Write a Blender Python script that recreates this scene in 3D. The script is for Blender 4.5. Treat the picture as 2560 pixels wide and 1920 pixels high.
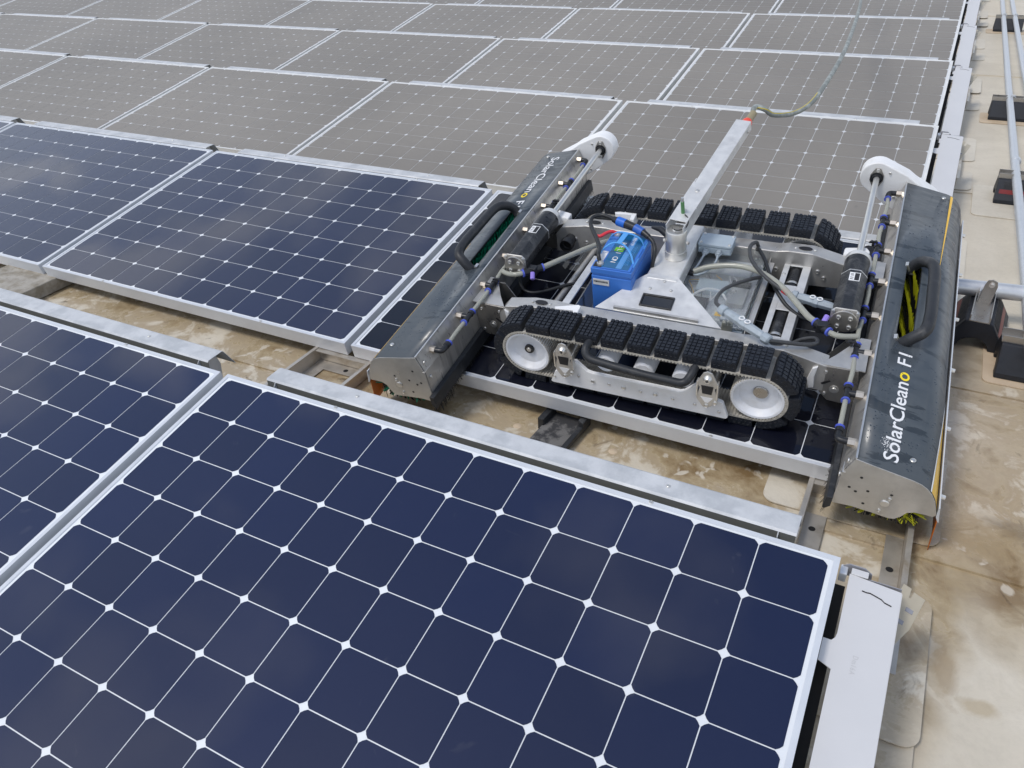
import bpy, bmesh, math, random
from mathutils import Matrix, Vector, noise as mnoise
S = bpy.context.scene
for o in list(bpy.data.objects): bpy.data.objects.remove(o, do_unlink=True)
random.seed(7)
R = math.radians
# ------------------------------------------------------------------ camera, world, sun, exposure
cam = bpy.data.cameras.new('camera'); camo = bpy.data.objects.new('camera', cam); S.collection.objects.link(camo)
cam.sensor_fit = 'HORIZONTAL'; cam.sensor_width = 36.0; cam.lens = 36.0 * 1926.704 / 2560
cam.clip_start = 0.05; cam.clip_end = 400
yaw, pitch, roll = -0.51037, 0.58846, -0.05171
cy, sy, cp, sp = math.cos(yaw), math.sin(yaw), math.cos(pitch), math.sin(pitch)
fw = Vector((sy * cp, cy * cp, -sp)); rt = Vector((cy, -sy, 0)); up = rt.cross(fw)
cr, sr = math.cos(roll), math.sin(roll)
rt, up = cr * rt + sr * up, -sr * rt + cr * up
camo.matrix_world = Matrix(((rt.x, up.x, -fw.x, -0.03237), (rt.y, up.y, -fw.y, -0.13504), (rt.z, up.z, -fw.z, 1.27527), (0, 0, 0, 1)))
S.camera = camo

SUN_EL, SUN_AZ = 58.0, 215.0          # azimuth measured clockwise from +Y
world = bpy.data.worlds.new("World"); S.world = world; world.use_nodes = True
wt = world.node_tree; wt.nodes.clear()
def wn(t, **k):
    n = wt.nodes.new(t)
    for a, b in k.items(): setattr(n, a, b)
    return n
wo = wn('ShaderNodeOutputWorld'); bg = wn('ShaderNodeBackground'); sky = wn('ShaderNodeTexSky')
sky.sky_type = 'NISHITA'; sky.sun_disc = False; sky.sun_elevation = R(SUN_EL); sky.sun_rotation = R(SUN_AZ)
sky.air_density = 1.0; sky.dust_density = 1.0; sky.ozone_density = 1.0
bg.inputs['Strength'].default_value = 0.12
tc = wn('ShaderNodeTexCoord'); sep = wn('ShaderNodeSeparateXYZ'); wt.links.new(tc.outputs['Generated'], sep.inputs[0])
# clouds: projected on a flat ceiling so that they shrink towards the horizon
zz = wn('ShaderNodeMath', operation='MAXIMUM'); wt.links.new(sep.outputs['Z'], zz.inputs[0]); zz.inputs[1].default_value = 0.06
dv = wn('ShaderNodeVectorMath', operation='DIVIDE'); cmb = wn('ShaderNodeCombineXYZ')
for i in range(3): wt.links.new(zz.outputs[0], cmb.inputs[i])
wt.links.new(tc.outputs['Generated'], dv.inputs[0]); wt.links.new(cmb.outputs[0], dv.inputs[1])
nz = wn('ShaderNodeTexNoise'); nz.inputs['Scale'].default_value = 2.4; nz.inputs['Detail'].default_value = 7; nz.inputs['Roughness'].default_value = 0.45
wt.links.new(dv.outputs[0], nz.inputs['Vector'])
rmp = wn('ShaderNodeMapRange'); rmp.inputs['From Min'].default_value = 0.50; rmp.inputs['From Max'].default_value = 0.63
rmp.inputs['To Min'].default_value = 0.0; rmp.inputs['To Max'].default_value = 0.92
wt.links.new(nz.outputs['Fac'], rmp.inputs['Value'])
hz = wn('ShaderNodeMapRange'); hz.inputs['From Min'].default_value = 0.62; hz.inputs['From Max'].default_value = 0.12
wt.links.new(sep.outputs['Z'], hz.inputs['Value'])
mx = wn('ShaderNodeMath', operation='MAXIMUM'); wt.links.new(rmp.outputs[0], mx.inputs[0]); wt.links.new(hz.outputs[0], mx.inputs[1])
mixc = wn('ShaderNodeMixRGB'); wt.links.new(mx.outputs[0], mixc.inputs['Fac']); wt.links.new(sky.outputs[0], mixc.inputs['Color1'])
mixc.inputs['Color2'].default_value = (6.6, 6.9, 7.3, 1)
wt.links.new(mixc.outputs[0], bg.inputs['Color']); wt.links.new(bg.outputs[0], wo.inputs[0])

sl = bpy.data.lights.new('sun', 'SUN'); so = bpy.data.objects.new('sun', sl); S.collection.objects.link(so)
sl.energy = 1.3; sl.angle = R(14); sl.color = (1.0, 0.96, 0.90)
sd = Vector((math.sin(R(SUN_AZ)) * math.cos(R(SUN_EL)), math.cos(R(SUN_AZ)) * math.cos(R(SUN_EL)), math.sin(R(SUN_EL))))
so.rotation_euler = sd.to_track_quat('Z', 'Y').to_euler(); so.location = sd * 30
S.view_settings.view_transform = 'Standard'; S.view_settings.look = 'None'; S.view_settings.gamma = 1
S.view_settings.use_curve_mapping = False; S.view_settings.exposure = 0.33
S.render.engine = 'CYCLES'

# ------------------------------------------------------------------ materials
MATS = {}
def srgb(r, g, b):
    f = lambda c: (c / 255 / 12.92) if c / 255 <= 0.04045 else ((c / 255 + 0.055) / 1.055) ** 2.4
    return (f(r), f(g), f(b), 1)
def mat(name, col, rough=0.5, metal=0.0, var=0.0, vscale=8.0, stretch=(1, 1, 1), coat=0.0, coatr=0.05, bump=0.0, bscale=60.0,
        rvar=0.0, col2=None, lo=0.4, hi=0.62, trans=0.0, ior=1.45, spec=0.5, sheen=0.0, objrand=0.0):
    m = bpy.data.materials.new(name); m.use_nodes = True; nt = m.node_tree; N = nt.nodes; L = nt.links
    b = N['Principled BSDF']; col = tuple(col[:3]) + (1,)
    b.inputs['Roughness'].default_value = rough; b.inputs['Metallic'].default_value = metal
    b.inputs['Coat Weight'].default_value = coat; b.inputs['Coat Roughness'].default_value = coatr
    b.inputs['Transmission Weight'].default_value = trans; b.inputs['IOR'].default_value = ior
    b.inputs['Specular IOR Level'].default_value = spec
    t = N.new('ShaderNodeTexCoord'); mp = N.new('ShaderNodeMapping'); mp.inputs['Scale'].default_value = stretch
    L.new(t.outputs['Object'], mp.inputs['Vector'])
    out = None
    rgb = N.new('ShaderNodeRGB'); rgb.outputs[0].default_value = col; out = rgb.outputs[0]
    if col2 is not None:
        n1 = N.new('ShaderNodeTexNoise'); n1.inputs['Scale'].default_value = vscale; n1.inputs['Detail'].default_value = 8; n1.inputs['Roughness'].default_value = .62
        L.new(mp.outputs[0], n1.inputs['Vector'])
        r1 = N.new('ShaderNodeMapRange'); r1.inputs['From Min'].default_value = lo; r1.inputs['From Max'].default_value = hi
        L.new(n1.outputs['Fac'], r1.inputs['Value'])
        mm = N.new('ShaderNodeMixRGB'); L.new(r1.outputs[0], mm.inputs['Fac']); L.new(out, mm.inputs['Color1']); mm.inputs['Color2'].default_value = tuple(col2[:3]) + (1,)
        out = mm.outputs[0]
    if var > 0 or rvar > 0:
        n2 = N.new('ShaderNodeTexNoise'); n2.inputs['Scale'].default_value = vscale * 2.3; n2.inputs['Detail'].default_value = 6; n2.inputs['Roughness'].default_value = .6
        L.new(mp.outputs[0], n2.inputs['Vector'])
        if var > 0:
            r2 = N.new('ShaderNodeMapRange'); r2.inputs['From Min'].default_value = .3; r2.inputs['From Max'].default_value = .7
            r2.inputs['To Min'].default_value = 1 - var; r2.inputs['To Max'].default_value = 1 + var
            L.new(n2.outputs['Fac'], r2.inputs['Value'])
            hs = N.new('ShaderNodeHueSaturation'); L.new(out, hs.inputs['Color']); L.new(r2.outputs[0], hs.inputs['Value']); out = hs.outputs[0]
        if rvar > 0:
            r3 = N.new('ShaderNodeMapRange'); r3.inputs['From Min'].default_value = .3; r3.inputs['From Max'].default_value = .7
            r3.inputs['To Min'].default_value = max(0.02, rough - rvar); r3.inputs['To Max'].default_value = min(1, rough + rvar)
            L.new(n2.outputs['Fac'], r3.inputs['Value']); L.new(r3.outputs[0], b.inputs['Roughness'])
    if objrand > 0:
        oi = N.new('ShaderNodeObjectInfo'); r4 = N.new('ShaderNodeMapRange'); r4.inputs['To Min'].default_value = 1 - objrand; r4.inputs['To Max'].default_value = 1 + objrand
        L.new(oi.outputs['Random'], r4.inputs['Value'])
        h2 = N.new('ShaderNodeHueSaturation'); L.new(out, h2.inputs['Color']); L.new(r4.outputs[0], h2.inputs['Value']); out = h2.outputs[0]
    L.new(out, b.inputs['Base Color'])
    if bump > 0:
        n4 = N.new('ShaderNodeTexNoise'); n4.inputs['Scale'].default_value = bscale; n4.inputs['Detail'].default_value = 5; L.new(mp.outputs[0], n4.inputs['Vector'])
        bp = N.new('ShaderNodeBump'); bp.inputs['Strength'].default_value = bump; bp.inputs['Distance'].default_value = .002
        L.new(n4.outputs['Fac'], bp.inputs['Height']); L.new(bp.outputs[0], b.inputs['Normal'])
    MATS[name] = m
    return m

alu_frame = mat('anodised_aluminium', (.66, .685, .72), .4, .2, var=.05, vscale=5, rvar=.08)
alu_frame_dirty = mat('dusty_aluminium', (.76, .76, .74), .5, .1, var=.08, vscale=6, rvar=.08)
steel = mat('brushed_stainless', (.58, .565, .535), .38, .6, var=.10, vscale=9, rvar=.12, col2=(.40, .39, .37), lo=.45, hi=.8, bump=.03)
steel_dark = mat('stainless_plate', (.42, .40, .37), .32, .85, var=.10, vscale=10, rvar=.1, bump=.03)
steel_wet = mat('wet_stainless_wall', (.56, .54, .505), .36, .65, vscale=30, stretch=(1, 1, .10), var=.05, rvar=.12, col2=(.36, .35, .33), lo=.50, hi=.66, bump=.04)
steel_br = mat('bright_steel', (.74, .73, .70), .36, .85, var=.06, rvar=.08)
galv = mat('galvanised_sheet', (.60, .61, .62), .5, .15, var=.07, vscale=12, rvar=.1, col2=(.49, .505, .52), lo=.45, hi=.58)
galv_shaded = mat('shaded_zinc', (.15, .15, .135), .55, .2, var=.08, vscale=9)  # same galvanised sheet, darkened: shade on the deflector's near side put into the colour
galv_pipe = mat('galvanised_pipe', (.62, .64, .66), .42, .55, var=.08, vscale=14, rvar=.1, stretch=(1, 1, 1))
brass = mat('nickel_nut', (.62, .55, .46), .3, .9, var=.1, vscale=60)
alu_cast = mat('mill_aluminium', (.70, .70, .69), .42, .4, var=.07, vscale=14, rvar=.1, col2=(.56, .56, .555), lo=.5, hi=.75, bump=.04)
hdpe = mat('white_plastic', (.84, .84, .84), .42, 0, var=.03, vscale=10, col2=(.70, .69, .66), lo=.52, hi=.8)
hdpe_grey = mat('wheel_plastic', (.76, .78, .82), .4, 0, var=.04, vscale=12, col2=(.58, .57, .55), lo=.5, hi=.8)
hdpe_dk = mat('dark_wheel_plastic', (.30, .30, .30), .45, 0, var=.08, vscale=14, col2=(.18, .18, .17), lo=.45, hi=.7)  # darker, mottled plastic for the inner discs of the rear wheels
belt_m = mat('belt_rubber', (.50, .47, .41), .6, 0, var=.14, vscale=30, col2=(.30, .28, .24), lo=.45, hi=.7)
rubber = mat('black_rubber', (.013, .016, .023), .52, 0, var=.25, vscale=30, rvar=.15, bump=.1, bscale=200)
rubber2 = mat('worn_black_rubber', (.024, .026, .030), .5, 0, var=.3, vscale=25, rvar=.12, col2=(.085, .085, .085), lo=.55, hi=.78, bump=.1, bscale=150)
blackp = mat('black_plastic', (.018, .019, .022), .38, 0, var=.15, vscale=30, rvar=.1)
motor_m = mat('black_anodised_motor', (.035, .037, .041), .36, .4, vscale=30, rvar=.16, col2=(.11, .11, .11), lo=.5, hi=.72, bump=.25, bscale=140)
blue_ring = mat('blue_plastic', srgb(84, 100, 198), .4)
violet = mat('violet_plastic', srgb(150, 130, 215), .45)
paint = mat('anthracite_paint', srgb(72, 79, 85), .42, 0, vscale=9, var=.07, rvar=.16, coat=.28, coatr=.13, col2=srgb(46, 54, 61), lo=.575, hi=.59, stretch=(.6, 2.4, 1), bump=.03, bscale=35)
yellow = mat('yellow_vinyl', srgb(240, 190, 50), .35, coat=.4)
whitev = mat('white_vinyl', (.82, .82, .82), .4)
yellow_txt = mat('yellow_lettering', srgb(250, 220, 40), .4)
orange = mat('orange_rubber', srgb(196, 104, 30), .38, 0, var=.1, vscale=9, col2=srgb(140, 66, 18), lo=.5, hi=.75)
green_br = mat('green_bristle', srgb(14, 140, 108), .5, objrand=.0)
black_br = mat('black_bristle', (.012, .012, .013), .6)
yellow_br = mat('yellow_bristle', srgb(196, 196, 40), .5)
clear = mat('clear_tube', (.50, .50, .43), .14, 0, trans=.35, ior=1.4)
lidm = mat('clear_polycarbonate', (.90, .92, .92), .12, 0, trans=.93, ior=1.12, rvar=.08, vscale=12, spec=.8)
greyp = mat('grey_plastic', srgb(165, 178, 188), .45, 0, var=.04, vscale=15)
greyp2 = mat('grey_connector', srgb(158, 168, 176), .42, 0, var=.06, vscale=30, col2=srgb(120, 130, 138), lo=.55, hi=.75)
bat_blue = mat('battery_blue', srgb(62, 118, 200), .42, 0, var=.03, vscale=10)
bat_light = mat('battery_light_blue', srgb(86, 160, 226), .45)
bat_lbl = mat('battery_label_teal', srgb(18, 92, 138), .3, coat=.3)
bat_lbl2 = mat('battery_label_pale', srgb(92, 148, 205), .35)
green_lbl = mat('label_green', srgb(120, 190, 50), .4)
red_c = mat('red_cable', srgb(220, 60, 70), .4)
cable = mat('grey_black_cable', (.055, .057, .06), .5, var=.15, vscale=40)
cable_b = mat('black_cable', (.02, .021, .023), .42)
hose_m = mat('dirty_green_hose', srgb(126, 131, 128), .55, 0, vscale=30, var=.12, col2=srgb(160, 166, 162), lo=.48, hi=.62, bump=.2, bscale=90)
hose_y = mat('hose_yellow_stripe', srgb(205, 185, 70), .5)
coral = mat('coral_coupling', srgb(232, 84, 66), .4)
cover_m = mat('white_coated_plate', (.62, .615, .615), .34, 0, vscale=3, var=.02, rvar=.06, coat=.2, coatr=.2)
dark_in = mat('gap_shade_hole_black', (.012, .012, .013), .7)  # black for holes and slots, and for shade painted into the cover gap
dark_pv = mat('dark_void_plastic', (.02, .02, .022), .5)
grey_tab = mat('grey_tab', srgb(150, 150, 156), .5)
strip_m = mat('cloudy_strip', srgb(205, 196, 176), .4, 0, var=.05, vscale=20, trans=.35)
patch_m = None
conc = mat('concrete', (.40, .37, .32), .85, 0, vscale=18, var=.12, col2=(.27, .24, .19), lo=.42, hi=.6, bump=.5, bscale=120)
redstrip = mat('red_reflector', srgb(120, 32, 34), .35)
brownsteel = mat('stained_rail', (.56, .52, .46), .4, .6, vscale=10, var=.1, rvar=.1, col2=(.36, .29, .2), lo=.5, hi=.72)
copper = mat('rust_brown_rail', srgb(150, 118, 92), .45, .3, vscale=8, var=.1, col2=srgb(200, 190, 176), lo=.5, hi=.7)
pcb = mat('circuit_grey', (.45, .47, .5), .4, 0, var=.2, vscale=50)
foam = mat('dark_foam_slab', (.045, .045, .048), .85, 0, vscale=11, var=.15, col2=(.16, .155, .15), lo=.5, hi=.56, bump=.4, bscale=200)
sand = mat('tan_membrane', srgb(205, 186, 160), .7, 0, vscale=8, var=.05, col2=srgb(178, 155, 124), lo=.5, hi=.8)

bead_m = mat('wet_bead', srgb(52, 60, 67), .08, 0, coat=1.0, coatr=.03)
# solar cell, backsheet: dust level 0 clean .. 1 heavy
def pv_mat(name, base, dust, rough, dustcol=(.300, .272, .228), coat=1.0, isl=False, var=.12, coatr=None, tint=None):
    m = bpy.data.materials.new(name); m.use_nodes = True; nt = m.node_tree; N = nt.nodes; L = nt.links; b = N['Principled BSDF']
    b.inputs['Roughness'].default_value = .5; b.inputs['Specular IOR Level'].default_value = .2
    b.inputs['Coat Weight'].default_value = coat; b.inputs['Coat Roughness'].default_value = coatr if coatr is not None else rough; b.inputs['Coat IOR'].default_value = 1.40 if dust < .3 else 1.35
    if isl:
        g = N.new('ShaderNodeNewGeometry'); rnd = g.outputs['Random Per Island']
    else:
        g = N.new('ShaderNodeObjectInfo'); rnd = g.outputs['Random']
    tcn = N.new('ShaderNodeNewGeometry')
    rr = N.new('ShaderNodeMapRange'); rr.inputs['To Min'].default_value = 1 - var; rr.inputs['To Max'].default_value = 1 + var; L.new(rnd, rr.inputs['Value'])
    h = N.new('ShaderNodeHueSaturation'); h.inputs['Color'].default_value = tuple(base) + (1,); L.new(rr.outputs[0], h.inputs['Value'])
    n1 = N.new('ShaderNodeTexNoise'); n1.inputs['Scale'].default_value = 3.0; n1.inputs['Detail'].default_value = 7; n1.inputs['Roughness'].default_value = .6
    L.new(tcn.outputs['Position'], n1.inputs['Vector'])
    n2 = N.new('ShaderNodeTexNoise'); n2.inputs['Scale'].default_value = 34; n2.inputs['Detail'].default_value = 4; L.new(tcn.outputs['Position'], n2.inputs['Vector'])
    ad = N.new('ShaderNodeMath'); ad.operation = 'MULTIPLY_ADD'; L.new(n2.outputs['Fac'], ad.inputs[0]); ad.inputs[1].default_value = .25; L.new(n1.outputs['Fac'], ad.inputs[2])
    r1 = N.new('ShaderNodeMapRange'); r1.inputs['From Min'].default_value = .35; r1.inputs['From Max'].default_value = .9
    dv_ = .3 if dust < .3 else .05
    r1.inputs['To Min'].default_value = dust * (1 - dv_); r1.inputs['To Max'].default_value = min(1, dust * (1 + dv_)); L.new(ad.outputs[0], r1.inputs['Value'])
    mm = N.new('ShaderNodeMixRGB'); L.new(r1.outputs[0], mm.inputs['Fac']); L.new(h.outputs[0], mm.inputs['Color1']); mm.inputs['Color2'].default_value = tuple(dustcol) + (1,)
    out = mm.outputs[0]
    n5 = N.new('ShaderNodeTexNoise'); n5.inputs['Scale'].default_value = .55; n5.inputs['Detail'].default_value = 3; L.new(tcn.outputs['Position'], n5.inputs['Vector'])
    r5 = N.new('ShaderNodeMapRange'); r5.inputs['From Min'].default_value = .35; r5.inputs['From Max'].default_value = .65; r5.inputs['To Min'].default_value = .90; r5.inputs['To Max'].default_value = 1.10
    L.new(n5.outputs['Fac'], r5.inputs['Value']); h5 = N.new('ShaderNodeHueSaturation'); L.new(out, h5.inputs['Color']); L.new(r5.outputs[0], h5.inputs['Value']); out = h5.outputs[0]
    # dark scuffs and stray droppings in the dust
    n3 = N.new('ShaderNodeTexNoise'); n3.inputs['Scale'].default_value = 9; n3.inputs['Detail'].default_value = 3; n3.inputs['Distortion'].default_value = 1.5; L.new(tcn.outputs['Position'], n3.inputs['Vector'])
    r3 = N.new('ShaderNodeMapRange'); r3.inputs['From Min'].default_value = .70; r3.inputs['From Max'].default_value = .78; r3.inputs['To Max'].default_value = .30 if dust > .3 else .12; L.new(n3.outputs['Fac'], r3.inputs['Value'])
    m3 = N.new('ShaderNodeMixRGB'); L.new(r3.outputs[0], m3.inputs['Fac']); L.new(out, m3.inputs['Color1']); m3.inputs['Color2'].default_value = (.10, .10, .10, 1) if dust > .3 else (.2, .2, .2, 1)
    L.new(m3.outputs[0], b.inputs['Base Color'])
    bp = N.new('ShaderNodeBump'); bp.inputs['Strength'].default_value = .03; bp.inputs['Distance'].default_value = .01; L.new(n1.outputs['Fac'], bp.inputs['Height'])
    L.new(bp.outputs[0], b.inputs['Coat Normal'])
    return m
cellbase = (.0018, .0088, .046)
PV = {}
for nm, dust, cr_ in (('near', .020, .035), ('mid', .055, .03), ('wet', .0, .03), ('dusty', .80, .42)):
    cb0 = (.002, .003, .010) if nm == 'wet' else cellbase
    PV[nm] = (pv_mat('cell_' + nm, cb0, dust, .03, coatr=cr_, coat=1.0 if nm != 'dusty' else .30, isl=False, var=.12 if nm != 'dusty' else .03),
              pv_mat('backsheet_' + nm, (.78, .80, .82), min(.5, dust * .40), .03, dustcol=(.46, .445, .41), coatr=cr_, coat=1.0 if nm != 'dusty' else .35, var=.0),
              pv_mat('cell_far_' + nm, cb0, dust, .03, coatr=cr_, coat=1.0 if nm != 'dusty' else .30, isl=True, var=.03))

# roof membrane with brown puddle stains
def roof_mat(name, base, amount, sc=1.0):
    m = bpy.data.materials.new(name); m.use_nodes = True; nt = m.node_tree; N = nt.nodes; L = nt.links; b = N['Principled BSDF']
    g = N.new('ShaderNodeNewGeometry'); sx = N.new('ShaderNodeSeparateXYZ'); L.new(g.outputs['Position'], sx.inputs[0])
    def ns(scale, det, dist=0, rough=.6, off=(0, 0, 0), st=(1, 1, 1)):
        mp = N.new('ShaderNodeMapping'); mp.inputs['Location'].default_value = off; mp.inputs['Scale'].default_value = st; L.new(g.outputs['Position'], mp.inputs['Vector'])
        n = N.new('ShaderNodeTexNoise'); n.inputs['Scale'].default_value = scale; n.inputs['Detail'].default_value = det; n.inputs['Distortion'].default_value = dist; n.inputs['Roughness'].default_value = rough
        L.new(mp.outputs[0], n.inputs['Vector']); return n.outputs['Fac']
    def rng(v, a, c, lo=0, hi=1):
        r = N.new('ShaderNodeMapRange'); r.inputs['From Min'].default_value = a; r.inputs['From Max'].default_value = c; r.inputs['To Min'].default_value = lo; r.inputs['To Max'].default_value = hi
        L.new(v, r.inputs['Value']); return r.outputs[0]
    def math_(op, a, c):
        n = N.new('ShaderNodeMath'); n.operation = op
        for i, q in enumerate((a, c)):
            if isinstance(q, (int, float)): n.inputs[i].default_value = q
            else: L.new(q, n.inputs[i])
        n.use_clamp = False; return n.outputs[0]
    def mix(f, a, c):
        n = N.new('ShaderNodeMixRGB')
        for i, q in zip(('Fac', 'Color1', 'Color2'), (f, a, c)):
            if isinstance(q, (int, float)): n.inputs[i].default_value = q
            elif isinstance(q, tuple): n.inputs[i].default_value = q
            else: L.new(q, n.inputs[i])
        return n.outputs[0]
    # where puddles stand: near the drain side, fading with distance
    wobb = ns(1.7, 4, .6, .5, (5, 5, 0)); yy = math_('ADD', sx.outputs['Y'], math_('MULTIPLY', math_('SUBTRACT', wobb, .5), 1.3))
    xx = math_('ADD', sx.outputs['X'], math_('MULTIPLY', math_('SUBTRACT', wobb, .5), .5))
    reg = rng(yy, 1.9, 2.7, 1, .06)
    # right of the covers the membrane dries out towards the viewer
    near = rng(yy, 1.0, 1.35, 0, 1); left = rng(xx, .16, .24, 1, 0)
    reg = math_('MULTIPLY', reg, math_('MAXIMUM', near, left))
    big = ns(2.8 * sc, 7, .5, .58, (3.1, 1.7, 0))
    mid = ns(8 * sc, 8, .7, .66, (0, 4, 0), (1, 1.0, 1))
    fine = ns(70, 5)
    s1 = math_('MULTIPLY_ADD', mid, .55) if False else None
    a1 = math_('ADD', math_('MULTIPLY', big, .62), math_('MULTIPLY', mid, .38))
    pud = math_('MULTIPLY', rng(a1, .43, .53), reg)
    deep = math_('MULTIPLY', rng(a1, .515, .62), reg)
    edge = math_('MULTIPLY', math_('MULTIPLY', rng(a1, .455, .480), rng(a1, .525, .49)), reg)
    col = mix(rng(big, .35, .7), tuple(base) + (1,), tuple(c * .86 for c in base) + (1,))
    col = mix(math_('MULTIPLY', rng(mid, .5, .72), .5), col, tuple(c * f for c, f in zip(base, (1.06, 1.08, 1.12))) + (1,))
    col = mix(math_('MULTIPLY', pud, .70 * amount), col, srgb(170, 148, 106))
    col = mix(math_('MULTIPLY', deep, .80 * amount), col, srgb(112, 84, 46))
    col = mix(math_('MULTIPLY', edge, .38 * amount), col, srgb(140, 112, 70))
    blot = ns(16, 3, .4, .5, (7, 2, 0)); wsp = math_('MULTIPLY', rng(blot, .64, .69), pud)
    col = mix(math_('MULTIPLY', wsp, .7), col, srgb(226, 218, 202))
    dk = ns(5.2, 6, 2.2, .6, (11, 5, 0)); dkm = math_('MULTIPLY', rng(dk, .63, .70), reg)
    col = mix(math_('MULTIPLY', dkm, .7 * amount), col, srgb(78, 62, 46))
    def spot(cx, cy_, rx, ry, s0, s1, c_, k_):
        dx = math_('DIVIDE', math_('SUBTRACT', sx.outputs['X'], cx), rx); dy = math_('DIVIDE', math_('SUBTRACT', sx.outputs['Y'], cy_), ry)
        dd = math_('SQRT', math_('ADD', math_('MULTIPLY', dx, dx), math_('MULTIPLY', dy, dy)), 0)
        dd = math_('ADD', dd, math_('MULTIPLY', math_('SUBTRACT', mid, .5), 2.6)); dd = math_('ADD', dd, math_('MULTIPLY', math_('SUBTRACT', big, .5), 1.6))
        return mix(math_('MULTIPLY', rng(dd, s1, s0), k_), col, c_)
    col = spot(.28, 1.52, .15, .09, .3, 1.15, srgb(158, 136, 98), .6)
    col = spot(.25, 1.36, .07, .12, .4, 1.1, srgb(166, 146, 110), .6)
    col = spot(.40, 1.585, .085, .045, .2, 1.1, srgb(88, 74, 58), .65)
    col = spot(.24, 1.10, .028, .09, .5, 1.1, srgb(150, 128, 96), .6)
    col = spot(.30, 1.04, .05, .02, .5, 1.1, srgb(176, 158, 126), .6)
    col = spot(.52, 1.70, .12, .05, .4, 1.1, srgb(140, 114, 78), .6)
    col = mix(math_('MULTIPLY', rng(fine, .45, .7), .10), col, (.25, .22, .17, 1))
    L.new(col, b.inputs['Base Color'])
    rg = rng(pud, 0, 1, .62, .24); L.new(rg, b.inputs['Roughness'])
    bp = N.new('ShaderNodeBump'); bp.inputs['Strength'].default_value = .6; bp.inputs['Distance'].default_value = .005
    L.new(math_('ADD', math_('MULTIPLY', mid, 1.0), math_('MULTIPLY', fine, .08)), bp.inputs['Height']); L.new(bp.outputs[0], b.inputs['Normal'])
    MATS[name] = m; return m
roof_m = roof_mat('roof_membrane', (.68, .615, .50), 1.0)
patch_m = roof_mat('roof_patch', (.69, .635, .53), .75, 1.3)

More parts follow.
